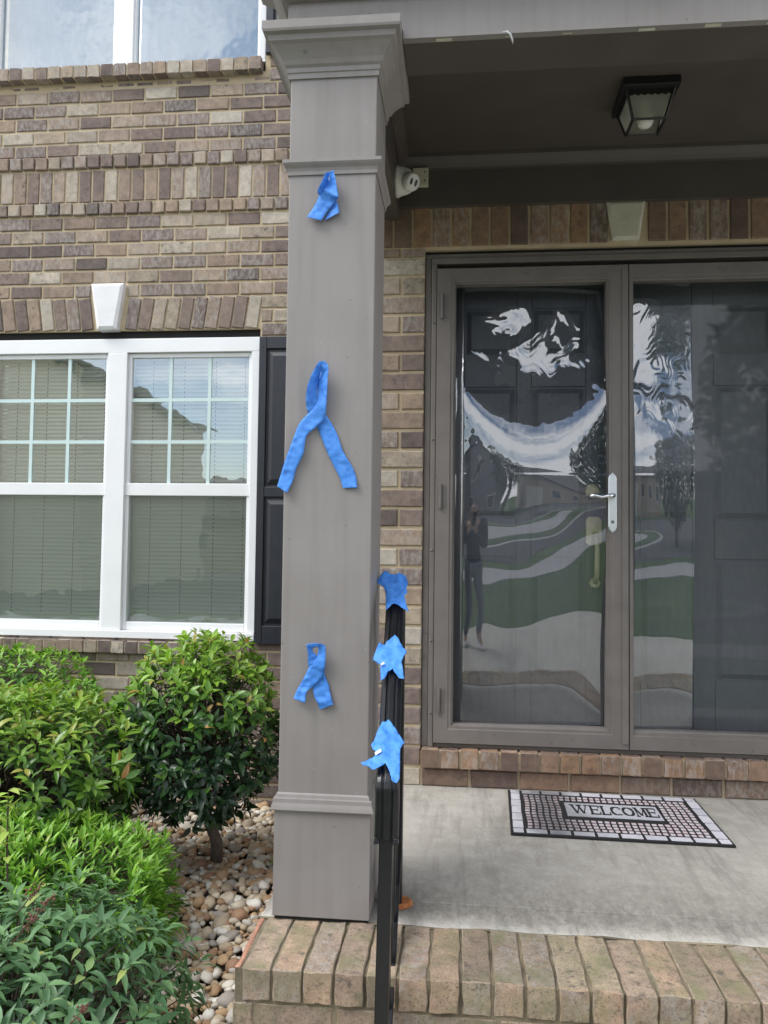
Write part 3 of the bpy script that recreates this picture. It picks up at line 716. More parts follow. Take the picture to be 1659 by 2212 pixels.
# warped reflective film: a real dished and crinkled sheet
def sstep(a, c, v):
    t_ = max(0., min(1., (v - a) / (c - a))); return t_ * t_ * (3 - 2 * t_)
def film(parent, gx0, gx1, gz0, gz1, x0, kx, steep, name):
    """sheet pillowed towards the viewer, apex a little above its middle, slack and creased near the top"""
    nx, nz_ = 150, 380
    zs = [gz0 + (gz1 - gz0) * j / nz_ for j in range(nz_ + 1)]
    hz = []; h = 0
    for z in zs:                                    # slope of the vertical profile, integrated
        lo = .056 - .075 * z
        up = -.262 * steep * (1 - sstep(.50, .97, z) * .93)
        k = sstep(.28, .53, z); hz.append(h); h += (lo * (1 - k) + up * k) * (gz1 - gz0) / nz_
    vs = []
    for j, z in enumerate(zs):
        for i in range(nx + 1):
            x = gx0 + (gx1 - gx0) * i / nx
            # the steep part follows an arc, higher towards the sides
            zz = z - 2.6 * (x - .31) ** 2 * sstep(.15, .55, z) * (1 if gx0 < .5 else 0)
            f = (zz - gz0) / (gz1 - gz0) * nz_; f = max(0, min(nz_ - 1e-3, f)); f0 = int(f); hv = hz[f0] + (hz[f0 + 1] - hz[f0]) * (f - f0)
            hv += -kx * (x - x0) ** 2
            q = Vector((x * 8, z * 6.5, 1.7 + gx0)); c = noise.noise(q) + .6 * noise.noise(q * 2.2 + Vector((5, 1, 2)))
            wz = sstep(.50, .82, z + .25 * (x - .3)) * (1 - .75 * sstep(.96, 1.06, z)); rim = math.exp(-((z - .91 + .60 * abs(x - .3)) / .10) ** 2)
            cr = .0085 * c * max(wz, rim * .8) * (.2 + rim)
            q2 = Vector((x * 26 + 7 * c, z * 15 + 3 * c, 4.2)); cr += .0011 * noise.noise(q2) * (wz * .4 + rim)
            low = .22 * max(0., x - .12) ** 2 * z * (1 - sstep(.15, .4, z)) * (1 if gx0 < .5 else 0) + .0016 * noise.noise(Vector((x * 2.1, z * 3.4, 9.3))) + .0005 * noise.noise(Vector((x * 9, z * 7, 3.3)))
            hv -= .036 * (1 - sstep(0, .034, x - gx0)) if gx0 < .5 else .012
            cr += .00028 * noise.noise(Vector((x * 42, z * 34, 8.1))) * sstep(.30, .42, z) * (1 - sstep(.52, .7, z))
            if z < .3: hl = hv + low; hs = .022 * math.log(1 + math.exp(min(30, (hl + .022) / .022))) - .022; hv = hs - low
            vs.append((x, YD + .046 - (hv + cr + low + .004), z))
    m = MB(); m.add(vs, [(j * (nx + 1) + i, j * (nx + 1) + i + 1, (j + 1) * (nx + 1) + i + 1, (j + 1) * (nx + 1) + i) for j in range(nz_) for i in range(nx)])
    return m.build(name, M['film'], parent, smooth=True, fixn=False)
film(sl, -.022, .601, -.741, 1.115, .135, .16, 1., 'glass_pane')
film(srr, .7145, .955, -.743, 1.116, .745, .42, .62, 'film_strip')
g = MB(); g.add([(.714, YD + .049, -.744), (1.41, YD + .049, -.744), (1.41, YD + .049, 1.117), (.714, YD + .049, 1.117)], [(0, 1, 2, 3)]); g.build('glass_pane', M['door_glass'], srr, fixn=False)

YE = 3.42
def entry_leaf(label, x0, x1, cols):
    t = root('entry_door', label, 'front door', ((x0 + x1) / 2, YE, -.83), 'black entry doors behind the storm doors')
    MB().box(x0, x1, YE + .006, YE + .045, -.826, 1.20).build('slab', M['entry'], t)
    rows = [(.845, 1.055), (.125, .705), (-.56, -.045)]
    xs = [x0] + [v for c in cols for v in c] + [x1]
    def fld(a, c, z0, z1): MB().box(a, c, YE, YE + .0055, z0, z1).build('rail', M['entry'], t, bevel=.002)
    for a, c in ((x0, cols[0][0]), (cols[0][1], cols[1][0]), (cols[1][1], x1)): MB().box(a, c, YE - .0005, YE + .0055, -.826, 1.20).build('stile', M['entry'], t, bevel=.003)
    zs = [-.826] + [v for r_ in reversed(rows) for v in r_] + [1.20]
    for a, c in cols:
        for k in range(0, 8, 2): MB().box(a + .0005, c - .0005, YE, YE + .0055, zs[k], zs[k + 1]).build('rail', M['entry'], t, bevel=.003)
        for z0, z1 in rows:
            s = .03; m = MB()
            m.loft([[(a + .008, YE + .0062, z0 + .008), (c - .008, YE + .0062, z0 + .008), (c - .008, YE + .0062, z1 - .008), (a + .008, YE + .0062, z1 - .008)],
                    [(a + s, YE - .004, z0 + s), (c - s, YE - .004, z0 + s), (c - s, YE - .004, z1 - s), (a + s, YE - .004, z1 - s)]])
            m.f.append((4, 5, 6, 7)); m.build('raised_panel', M['entry'], t)
    return t
el = entry_leaf('black six panel entry door with brass handleset behind the left storm door', -.10, .675, [(.015, .245), (.310, .545)])
entry_leaf('black six panel entry door behind the right storm door', .681, 1.48, [(.775, .995), (1.085, 1.33)])
MB().lathe((.572, YE - .001, .245), (0, -1, 0), [(0, .030), (.008, .030), (.016, .022), (.020, .020), (.0201, .0001)], 20).build('deadbolt', M['brass'], el, smooth=True)
ph = MB(); pr_ = [(.545, .02), (.558, .008), (.600, .008), (.612, .02), (.612, .118), (.600, .132), (.558, .132), (.545, .118)]
ph.loft([[(x, YE - .001, z) for x, z in pr_], [(x, YE - .008, z) for x, z in pr_], [(.579 + (x - .579) * .85, YE - .011, .07 + (z - .07) * .9) for x, z in pr_]]); ph.f.append(tuple(range(16, 24)))
hs = ph.build('handleset', M['brass'], el)
MB().tube([(.582, YE - .010, .055), (.584, YE - .045, .040), (.585, YE - .055, .0), (.585, YE - .052, -.07), (.585, YE - .045, -.12), (.584, YE - .012, -.150)], [.012, .011, .010, .011, .012, .012], 10).lathe((.584, YE - .001, -.155), (0, -1, 0), [(0, .024), (.008, .024), (.012, .016), (.0121, .0001)], 8).build('grip', M['brass'], hs, smooth=True)
MB().box(-.3, 1.6, 3.55, 3.57, -.9, 1.3).build('hall_backing', M['dark_gap'], pw)

# ================================================================== PORCH FLOOR AND STEPS
b = MB(); b.box(-.525, 2.6, 2.205, YD + .05, -1.5, -1.0); b.box(-.525, 2.6, 2.069, 2.2045, -1.5, -1.0025)
tag(b.build('porch_floor', M['concrete'], bevel=.004), 'grey worn concrete porch slab under the doormat', 'porch floor', kind='structure')
st = root('brick_steps', 'worn mossy brick front steps at the porch edge', 'steps', (.4, 1.8, -1.5))
b = MB(); b.box(-.522, 2.59, 1.827, 2.066, -1.5, -1.007); b.box(-.522, 2.59, 1.551, 1.829, -1.5, -1.182); b.box(-.522, 2.59, 1.271, 1.549, -1.5, -1.352)
b.build('mortar', M['mortar_dirty'], st)
x = -.5295; k = 0
for i in range(43):
    a = -.5055 + .0737 * (i - 0); 
    if i == 0: rough_block(st, -.517, 1.947, -1.038, .013, .236, .070, 'brick_pink', 3)
    rough_block(st, a + .0365, 1.942 + rnd.uniform(-.003, .003), -1.0375 + rnd.uniform(-.002, .002), 0.0665 + rnd.uniform(-.002, .002), .246, .0745, 'brick_step', 40 + i)
    if i > 30: break
jx = [-.530, -.472, -.281, -.162, .096]
while jx[-1] < 1.9: jx.append(jx[-1] + .2032)
for a, c in zip(jx, jx[1:]): rough_block(st, (a + c) / 2, 1.875, -1.119, c - a - .010, .10, .070, 'brick_step', rnd.randrange(999))
for zt, yf in ((-1.17, 1.54), (-1.34, 1.26)):
    for i in range(31):
        a = -.527 + .0737 * i
        rough_block(st, a + .0365, yf + .141, zt - .0375, .0645, .278, .0745, 'brick_step', rnd.randrange(9999))
    for i in range(12):
        a = -.527 + P * i
        rough_block(st, a + P / 2, yf + .05, zt - .119, P - .010, .09, .070, 'brick_step', rnd.randrange(999))
MB().tube([(-.525 + .1 * i, 2.0675, -1.004 + .003 * math.sin(i * 2.3)) for i in range(30)], .0035, 6).build('mortar_joint', M['mortar_dirty'], st)

# ================================================================== COLUMN
YC = 2.063
colm = root('porch_column', 'tall square taupe painted porch column with blue ribbons', 'column', (-.36, 2.19, -1.0))
XL, XR, YB = -.481, -.238, YC + .245
def sq_ring(o, z): return [(XL - o, YC - o, z), (XR + o, YC - o, z), (XR + o, YB + o, z), (XL - o, YB + o, z)]
def stack(name, prof, caps=True):
    return MB().loft([sq_ring(o, z) for o, z in prof], caps=caps).build(name, M['taupe'], colm)
b = MB(); b.loft([sq_ring(0, z) for z in (-.70, -.4, -.1, .2, .5, .8, 1.0, 1.2, 1.42)], caps=True); b.build('shaft', M['taupe'], colm, bevel=.003)
stack('plinth', [(-.01, -.991), (.006, -.991), (.008, -.989), (.008, -.714), (.006, -.712), (-.01, -.712)])
stack('base_moulding', [(0, -.712), (.0165, -.712), (.0175, -.709), (.0150, -.700), (.0120, -.692), (.0110, -.682), (.006, -.680), (.004, -.672), (0, -.668)])
stack('necking', [(0, 1.022), (.004, 1.022), (.0045, 1.032), (.007, 1.040), (.0135, 1.048), (.0165, 1.053), (.0165, 1.062), (.003, 1.064), (0, 1.064)])
stack('capital', [(0, 1.296), (.005, 1.296), (.006, 1.310), (.009, 1.312), (.010, 1.324), (.016, 1.330), (.021, 1.342), (.030, 1.356), (.043, 1.372), (.052, 1.378), (.055, 1.392), (.066, 1.396), (.068, 1.402), (.068, 1.424), (.066, 1.426), (-.03, 1.4262)])
MB().box(XL - .004, XR + .004, YC - .002, YB, -.9995, -.9912).build('shim', M['dark_gap'], colm)

# ================================================================== PORCH ROOF: beam, soffit, ceiling, frieze
pr = root('porch_canopy', 'taupe porch canopy beam and dark brown ceiling over the front door', 'porch canopy', (.7, 2.6, 1.4))
TP = M['taupe']
MB().box(XL - .012, 3.0, YC + .004, 2.232, 1.4275, 1.545).box(XR + .07, 3.0, YC + .004, YC + .026, 1.4015, 1.4275).build('beam', TP, pr)
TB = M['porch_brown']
MB().box(XR + .07, 3.0, YC + .0265, 2.238, 1.4025, 1.4270).build('beam_underside', TB, pr)  # underside of the beam, split off to carry the darker brown
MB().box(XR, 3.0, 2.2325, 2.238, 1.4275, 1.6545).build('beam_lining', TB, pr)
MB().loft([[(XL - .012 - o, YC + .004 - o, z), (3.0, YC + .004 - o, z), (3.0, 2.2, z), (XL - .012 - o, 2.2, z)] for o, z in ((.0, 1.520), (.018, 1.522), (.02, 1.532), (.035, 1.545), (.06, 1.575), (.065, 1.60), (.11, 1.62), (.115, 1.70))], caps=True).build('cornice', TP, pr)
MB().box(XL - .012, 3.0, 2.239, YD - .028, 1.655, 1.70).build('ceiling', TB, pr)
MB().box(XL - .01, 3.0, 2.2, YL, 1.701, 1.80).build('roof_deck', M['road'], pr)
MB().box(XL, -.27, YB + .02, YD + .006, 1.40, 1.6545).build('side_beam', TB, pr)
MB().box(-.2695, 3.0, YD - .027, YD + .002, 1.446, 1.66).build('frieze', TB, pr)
def crown(p0, p1, nrm):
    prof = [(.0005, 1.598), (.004, 1.598), (.006, 1.606), (.012, 1.610), (.018, 1.620), (.032, 1.634), (.040, 1.640), (.042, 1.654), (.0005, 1.654)]
    nv = Vector(nrm)
    return MB().loft([[tuple(Vector(p) + nv * d + Vector((0, 0, z))) for d, z in prof] for p in (p0, p1)], caps=True)
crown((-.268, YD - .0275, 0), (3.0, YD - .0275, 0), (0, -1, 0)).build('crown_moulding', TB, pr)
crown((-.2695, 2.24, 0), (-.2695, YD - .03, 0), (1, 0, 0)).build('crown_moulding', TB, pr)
m = MB(); a0 = on_y(1085, 70, YC); c_ = [(a0.x, YC - .001, 1.402), (a0.x + .012, YC - .006, 1.400), (a0.x + .022, YC - .004, 1.392), (a0.x + .028, YC + .004, 1.381), (a0.x + .029, YC + .008, 1.374)]
m.tube(c_, [.0012, .0028, .0032, .0028, .001], 6).build('paint_flake', M['paint_flake'], pr, smooth=True)
# bare wood flecks where paint has lifted along the beam edge
for i in range(7):
    x = -.05 + i * .17 + rnd.uniform(-.03, .03); l_ = rnd.uniform(.01, .045)
    MB().box(x, x + l_, YC + .008 + rnd.uniform(0, .008), YC + .012 + rnd.uniform(.004, .010), 1.3995, 1.4013).build('paint_chip', M['key_cream'], pr)
# house eave far above
MB().box(-4.6, 2.8, YL - .45, YL + .4, 5.6, 5.75).build('eave', M['taupe'], wall)

# ------------------------------------------------------------------ porch lamp
lx0, lx1, ly0, ly1, lz = .560, .758, 2.705, 2.925, 1.655
lp = root('porch_ceiling_lamp', 'black square lantern lamp on the porch ceiling, unlit', 'ceiling lamp', ((lx0 + lx1) / 2, (ly0 + ly1) / 2, lz))
MB().box(lx0, lx1, ly0, ly1, lz - .030, lz).build('ceiling_plate', M['lamp_black'], lp, bevel=.004)
cx, cy = (lx0 + lx1) / 2, (ly0 + ly1) / 2
def sq(h, z, c=(cx, cy)): return [Vector((c[0] - h, c[1] - h, z)), Vector((c[0] + h, c[1] - h, z)), Vector((c[0] + h, c[1] + h, z)), Vector((c[0] - h, c[1] + h, z))]
zt, zb, ht, hb = lz - .030, 1.530, .082, .056
A, B_ = sq(ht, zt), sq(hb, zb)
for k in range(4): MB().tube([A[k], B_[k]], .0055, 4).build('corner_bar', M['lamp_black'], lp)
m = MB()
for k in range(4): m.tube([B_[k], B_[(k + 1) % 4]], .0055, 4)
m.build('bottom_rim', M['lamp_black'], lp)
for k in range(4):
    p = [A[k], A[(k + 1) % 4], B_[(k + 1) % 4], B_[k]]; g = MB(); g.add([q * .985 + Vector((cx, cy, q.z)) * .015 for q in p], [(0, 1, 2, 3)]); g.build('glass_pane', M['lamp_glass'], lp, fixn=False)
    # scalloped skirt
    m = MB(); a_, c2 = A[k], A[(k + 1) % 4]; dz = (B_[k] - A[k]) * .16
    pts = []; n = 40
    for i in range(n + 1):
        t_ = i / n; pts.append(a_.lerp(c2, t_) + dz * (1 + .35 * abs(math.sin(t_ * math.pi * 7))))
    m.loft([[a_.lerp(c2, i / n) for i in range(n + 1)], pts], closed=False); m.build('skirt', M['lamp_black'], lp, fixn=False)
bulb = MB(); bulb.lathe((cx, cy, lz - .03), (0, 0, -1), [(0, .014), (.03, .014), (.035, .016), (.055, .027), (.075, .030), (.092, .022), (.100, .0001)], 18).build('bulb', M['cam_white'], lp, smooth=True)

# ------------------------------------------------------------------ security camera and junction box
cm = root('security_camera', 'white turret security camera on the beam beside the porch ceiling', 'security camera', (-.27, 3.04, 1.47))
MB().lathe((-.2695, 3.04, 1.468), (1, 0, 0), [(0, .0001), (0, .062), (.010, .062), (.016, .058), (.045, .050), (.060, .044), (.064, .036), (.065, .0001)], 28).build('housing', M['cam_white'], cm, smooth=True)
ey = Vector((-.2695 + .058, 3.01, 1.452)); dirv = Vector((.62, -.62, -.42)).normalized()
MB().lathe(ey, dirv, [(-.036, .0001), (-.03, .022), (-.015, .034), (0, .038), (.015, .037), (.026, .032), (.028, .029), (.026, .0001)], 26).build('eyeball', M['cam_white'], cm, smooth=True)
sd_ = dirv.cross(Vector((0, 0, 1))).normalized(); up_ = sd_.cross(dirv)
for s_ in (-1, 1):
    c0 = ey + dirv * .0265 + sd_ * .012 * s_
    m = MB(); pts = [c0 + sd_ * .0055 * math.cos(u) + up_ * (.013 * math.sin(u)) for u in [2 * math.pi * k / 14 for k in range(14)]]
    m.loft([pts, [q + dirv * .003 for q in pts]], caps=True); m.build('lens_window', M['lens'], cm)
jb = root('junction_box', 'small ivory junction box on the frieze behind the security camera', 'junction box', (-.178, YD - .03, 1.56))
MB().box(-.212, -.146, YD - .052, YD - .0275, 1.525, 1.602).build('cover', M['box_ivory'], jb, bevel=.003)
for z in (1.545, 1.583): MB().lathe((-.160, YD - .052, z), (0, -1, 0), [(-.001, .003), (.001, .003), (.001, .0001)], 8).build('screw', M['lens'], jb)

# ------------------------------------------------------------------ doormat
DZ = -1.0
mt = root('doormat', 'black doormat with pale tile pattern reading WELCOME', 'doormat', (.56, 2.97, DZ))
c4 = [Vector((.184, 2.735, 0)), Vector((.928, 2.720, 0)), Vector((.935, 3.200, 0)), Vector((.203, 3.216, 0))]
def mu(u, v): 
    a_ = c4[0].lerp(c4[1], u); b_ = c4[3].lerp(c4[2], u); return a_.lerp(b_, v)
def mquad(mb, u0, u1, v0, v1, z0, z1, j=0.):
    q = [mu(u0, v0), mu(u1, v0), mu(u1, v1), mu(u0, v1)]
    q = [p + Vector((rnd.uniform(-j, j), rnd.uniform(-j, j), 0)) for p in q]
    mb.hexa([p + Vector((0, 0, DZ + z0)) for p in q] + [p + Vector((0, 0, DZ + z1)) for p in q])
m = MB(); mquad(m, 0, 1, 0, 1, .0005, .0095); m.build('rubber_base', M['rubber'], mt, bevel=.002)
bu, bv = .068, .10
def tile(u0, u1, v0, v1, gap=.0052):
    m = MB(); gu = gap / .74; gv = gap / .48; mquad(m, u0 + gu, u1 - gu, v0 + gv, v1 - gv, .009, .0125, .0012); m.build('tile', M['tile_white'], mt, bevel=.001)
for v0, v1 in ((.008, bv), (1 - bv, .992)):
    us = [.006, bu] + [bu + (1 - 2 * bu) * i / 8 for i in range(1, 8)] + [1 - bu, .994]
    for a, c in zip(us, us[1:]): tile(a, c, v0, v1)
for u0, u1 in ((.006, bu), (1 - bu, .994)):
    for i in range(5): tile(u0, u1, bv + (1 - 2 * bv) * i / 5, bv + (1 - 2 * bv) * (i + 1) / 5)
m = MB(); nu, nv = 27, 13
PU0, PU1, PV0, PV1 = .288, .752, .42, .72
for i in range(nu):
    for j in range(nv):
        w_ = .0022 * math.sin(j * .9 + i * .25)
        u0 = bu + .01 + (1 - 2 * bu - .02) * i / nu + w_; u1 = bu + .01 + (1 - 2 * bu - .02) * (i + 1) / nu + w_
        v0 = bv + .012 + (1 - 2 * bv - .024) * j / nv; v1 = bv + .012 + (1 - 2 * bv - .024) * (j + 1) / nv
        if u1 > PU0 - .004 and u0 < PU1 + .004 and v1 > PV0 - .01 and v0 < PV1 + .01: continue
        mquad(m, u0 + .0050, u1 - .0050, v0 + .0105, v1 - .0105, .009, .0102, .0006)
m.build('small_tiles', M['tile_pink'], mt)['kind'] = 'stuff'
m = MB(); mquad(m, PU0, PU1, PV0, PV1, .009, .0122); m.build('name_panel', M['tile_white'], mt)
# serif capitals drawn as strokes in panel coordinates
def stroke(mb, p, q, t0, t1=None):
    p, q = Vector((*p, 0)), Vector((*q, 0)); d = (q - p).normalized(); n_ = Vector((-d.y, d.x, 0)); t1 = t1 or t0
    pts = [p + n_ * t0 / 2, p - n_ * t0 / 2, q - n_ * t1 / 2, q + n_ * t1 / 2]
    def W(a): return mu(PU0 + (PU1 - PU0) * a.x, PV0 + (PV1 - PV0) * a.y)
    mb.hexa([W(a) + Vector((0, 0, DZ + .0121)) for a in pts] + [W(a) + Vector((0, 0, DZ + .0132)) for a in pts])
def serif(mb, x, y, w_=.05): stroke(mb, (x - w_ / 2, y), (x + w_ / 2, y), .07)
def ell(mb, cx_, cy_, rx, ry, a0, a1, th, tv):
    n_ = 16; 
    for i in range(n_):
        u0, u1 = R(a0 + (a1 - a0) * i / n_), R(a0 + (a1 - a0) * (i + 1) / n_); um = (u0 + u1) / 2
        t_ = th * abs(math.sin(um)) ** 2 + tv * abs(math.cos(um)) ** 2
        p, q = (cx_ + rx * math.cos(u0), cy_ + ry * math.sin(u0)), (cx_ + rx * math.cos(u1), cy_ + ry * math.sin(u1))
        stroke(mb, p, q, t_)
yb_, yt_ = .20, .82
tk, tn = .024, .011
lets = MB()
x = .07
for a, c, t_ in (((x, yt_), (x + .045, yb_), tk), ((x + .045, yb_), (x + .085, yt_), tn), ((x + .07, yt_), (x + .115, yb_), tk), ((x + .115, yb_), (x + .155, yt_), tn)): stroke(lets, a, c, t_)
serif(lets, x, yt_); serif(lets, x + .078, yt_, .06); serif(lets, x + .155, yt_, .04)
def letE(x):
    stroke(lets, (x, yb_), (x, yt_), tk); stroke(lets, (x - .02, yt_), (x + .085, yt_), .08); stroke(lets, (x, .52), (x + .065, .52), .07); stroke(lets, (x - .02, yb_), (x + .09, yb_), .08)
    stroke(lets, (x + .083, yt_), (x + .083, yt_ - .16), .012); stroke(lets, (x + .088, yb_), (x + .088, yb_ + .18), .012); stroke(lets, (x + .065, .44), (x + .065, .60), .010)
letE(.275)
stroke(lets, (.395, yb_), (.395, yt_), tk); serif(lets, .395, yt_); stroke(lets, (.375, yb_), (.47, yb_), .08); stroke(lets, (.468, yb_), (.468, yb_ + .18), .012)
ell(lets, .545, .51, .052, .30, 50, 310, .05, tk); stroke(lets, (.585, .78), (.585, .62), .012)
ell(lets, .668, .51, .052, .30, 0, 360, .05, tk)
x = .755
stroke(lets, (x, yb_), (x, yt_), tn); stroke(lets, (x, yt_), (x + .045, yb_ + .05), tk); stroke(lets, (x + .045, yb_ + .05), (x + .09, yt_), tn); stroke(lets, (x + .09, yb_), (x + .09, yt_), tk)
for q in (x, x + .09): serif(lets, q, yb_, .04); serif(lets, q, yt_, .04)
letE(.885)
lets.build('lettering', M['rubber'], mt)

# ------------------------------------------------------------------ railing
rl = root('stair_railing', 'black metal stair railing with blue tape on its handrail', 'railing', (-.16, 1.8, -1.34))
p_far, p_near = Vector((-.184, 2.24, -.118)), Vector((-.1490, 1.672, -.492))
dr = (p_near - p_far).normalized()
path = [p_far + dr * .055, p_far + dr * .065]
for i in range(2, 12): path.append(p_far.lerp(p_near, i / 12))
for i in range(1, 9):                               # the rail end curls down
    u_ = R(33) + (R(90) - R(33)) * i / 8; rb = .034
    path.append(p_near + Vector((.0, -rb * (math.sin(u_) - math.sin(R(33))) - .004, -rb * (math.cos(R(33)) - math.cos(u_)) - .003)))
path += [path[-1] + Vector((0, 0, -.03)), path[-1] + Vector((-.001, 0, -.098))]
prof = [(-.0255, -.012), (-.0255, .000), (-.0225, .006), (-.0135, .009), (-.010, .0062), (-.006, .011), (.006, .011), (.010, .0062), (.0135, .009), (.0225, .006), (.0255, .000), (.0255, -.012), (.016, -.016), (-.016, -.016)]
rings = []
for i, p in enumerate(path):
    d = (path[min(i + 1, len(path) - 1)] - path[max(i - 1, 0)]).normalized()
    s_ = Vector((1, .06, 0)).normalized(); u_ = s_.cross(d).normalized()
    if u_.z < -.2: u_ = -u_
    if abs(d.z) > .9: u_ = Vector((0, -1, 0))
    rings.append([tuple(p + s_ * a + u_ * c) for a, c in prof])
MB().loft(rings, caps=True).build('handrail', M['black_metal'], rl, bevel=.001)
MB().box(-.188, -.152, 2.160, 2.196, -1.0, -.172).build('post', M['black_metal'], rl, bevel=.002)
def lean(x0, x1, y0, y1, zt, zb, dx): return MB().hexa([(x0 + dx, y0, zb), (x1 + dx, y0, zb), (x1 + dx, y1, zb), (x0 + dx, y1, zb), (x0, y0, zt), (x1, y0, zt), (x1, y1, zt), (x0, y1, zt)])
lean(-.1640, -.1350, 1.655, 1.684, -.52, -1.17, -.010).build('post', M['black_metal'], rl, bevel=.002)
b0, b1 = Vector((-.168, 2.175, -.86)), Vector((-.152, 1.68, -1.105))
MB().hexa([b1 + Vector((-.014, 0, -.013)), b1 + Vector((.014, 0, -.013)), b0 + Vector((.014, 0, -.013)), b0 + Vector((-.014, 0, -.013)), b1 + Vector((-.014, 0, .013)), b1 + Vector((.014, 0, .013)), b0 + Vector((.014, 0, .013)), b0 + Vector((-.014, 0, .013))]).build('bottom_rail', M['black_metal'], rl, bevel=.002)
for i in range(1, 5):
    t_ = i / 5; q0 = b0.lerp(b1, t_); q1 = p_far.lerp(p_near, (p_far.y - q0.y) / (p_far.y - p_near.y))
    MB().hexa([q0 + Vector((-.007, -.007, .0)), q0 + Vector((.007, -.007, 0)), q0 + Vector((.007, .007, 0)), q0 + Vector((-.007, .007, 0)), q1 + Vector((-.007, -.007, -.014)), q1 + Vector((.007, -.007, -.014)), q1 + Vector((.007, .007, -.014)), q1 + Vector((-.007, .007, -.014))]).build('baluster', M['black_metal'], rl)
for s_ in (-1, 1):   # bent bracket ears under the rail end
    c0 = path[-1] + Vector((s_ * .020, -.002, -.004))
    MB().hexa([tuple(c0 + Vector(v_)) for v_ in ((-.007, -.008, -.008), (.007, -.008, -.006), (.007, .008, -.006), (-.007, .008, -.008), (-.005, -.005, .006), (.005, -.005, .006), (.005, .008, .006), (-.005, .008, .006))]).build('bracket', M['black_metal'], rl, bevel=.002)
fl = MB(); fl.lathe((-.158, 2.185, -1.0), (0, 0, 1), [(0, .036), (.006, .035), (.011, .028), (.012, .0001)], 18).build('base_flange', M['rust'], rl); 

# ------------------------------------------------------------------ blue tape ribbons
def catmull(rows, n=8):
    out = []
    for i in range(len(rows) - 1):
        p0, p1, p2, p3 = rows[max(i - 1, 0)], rows[i], rows[i + 1], rows[min(i + 2, len(rows) - 1)]
        for k in range(n):
            t_ = k / n
            out.append(tuple(.5 * (2 * b_ + (c_ - a_) * t_ + (2 * a_ - 5 * b_ + 4 * c_ - d_) * t_ ** 2 + (3 * b_ - a_ - 3 * c_ + d_) * t_ ** 3) for a_, b_, c_, d_ in zip(p0, p1, p2, p3)))
    out.append(tuple(rows[-1])); return out
def tape_strip(mb, rows, org, k, seed):
    """rows: (xl, yl, xr, yr, depth_l, depth_r) in crop pixels; depth = distance in front of the column face"""
    rows = catmull(rows, 7); nw = 6; g = []
    for ri, (xl, yl, xr, yr, dl, dr_) in enumerate(rows):
        r_ = []
        for i in range(nw + 1):
            t_ = i / nw; x = (org[0] + (xl + (xr - xl) * t_) / k) * .54004; y = (org[1] + (yl + (yr - yl) * t_) / k) * .54004
            d = dl + (dr_ - dl) * t_ + .0032 * noise.noise(Vector((x * .11 + seed, y * .10, seed * 3))) + .0012 * noise.noise(Vector((x * .3, y * .34 + seed, 1)))
            r_.append(tuple(on_y(x, y, YC - max(.0014, d))))
        g.append(r_)
    mb.loft(g, closed=False)
def ribbon(label, strips, org, k, loc, seed):
    m = MB()
    for i, s_ in enumerate(strips): tape_strip(m, s_, org, k, seed + i * 5)
    o = m.build('tape_ribbon', M['tape'], None, smooth=True, origin=loc, fixn=False)
    md = o.modifiers.new('thickness', 'SOLIDIFY'); md.thickness = .0005
    return tag(o, label, 'ribbon', 'blue tape ribbons stuck on the column', 'thing')
mid1 = [(1075, 2040, 1285, 2030, .006, .010), (1030, 1890, 1265, 1860, .005, .005), (930, 1690, 1200, 1700, .006, .007), (840, 1500, 1080, 1500, .007, .008), (760, 1300, 1000, 1270, .006, .007), (690, 1130, 930, 1120, .005, .006), (600, 1000, 830, 960, .006, .006), (550, 900, 760, 840, .012, .006), (530, 740, 700, 690, .022, .006), (545, 570, 710, 520, .028, .006), (600, 395, 735, 390, .030, .010), (660, 270, 750, 300, .030, .018), (722, 168, 790, 190, .028, .026)]
mid2 = [(105, 2010, 250, 2110, .014, .020), (160, 1830, 340, 1920, .010, .012), (200, 1700, 390, 1740, .012, .012), (270, 1500, 490, 1530, .012, .014), (340, 1310, 540, 1270, .012, .014), (430, 1090, 690, 1130, .012, .014), (560, 940, 810, 1000, .013, .014), (680, 800, 825, 880, .014, .024), (705, 640, 840, 650, .008, .028), (712, 470, 850, 430, .007, .030), (745, 360, 862, 290, .010, .032), (730, 250, 850, 215, .020, .032), (725, 168, 800, 160, .028, .030)]
ribbon('largest blue tape ribbon with long spread tails, middle of the column', [mid1, mid2], (1080, 1400), 3.6875, (-.4, YC, .2), 2.)
top1 = [(412, 668, 572, 578, .008, .016), (440, 600, 566, 545, .006, .012), (495, 490, 548, 460, .005, .006), (380, 410, 520, 440, .005, .005), (332, 352, 450, 330, .022, .008), (372, 255, 455, 250, .030, .010), (405, 185, 452, 205, .032, .014), (420, 138, 470, 132, .030, .022)]
top2 = [(215, 630, 375, 668, .016, .020), (270, 550, 420, 600, .010, .012), (320, 470, 478, 525, .010, .012), (350, 395, 540, 440, .012, .014), (400, 318, 562, 417, .018, .030), (440, 260, 550, 330, .012, .032), (462, 200, 532, 220, .012, .034), (462, 132, 506, 112, .020, .032)]
ribbon('small blue tape ribbon near the top of the column under the necking', [top1, top2], (1150, 640), 2.765, (-.38, YC, .95), 9.)
bot1 = [(820, 1955, 1150, 1830, .008, .010), (760, 1790, 1150, 1800, .012, .012), (690, 1650, 1090, 1590, .008, .010), (640, 1400, 1040, 1330, .006, .008), (700, 1120, 960, 1130, .005, .006), (560, 950, 920, 960, .007, .007), (520, 760, 790, 800, .016, .010), (522, 590, 760, 620, .020, .008), (500, 430, 640, 480, .024, .012), (478, 310, 650, 390, .026, .020), (590, 282, 715, 375, .027, .021), (720, 262, 770, 352, .028, .022)]
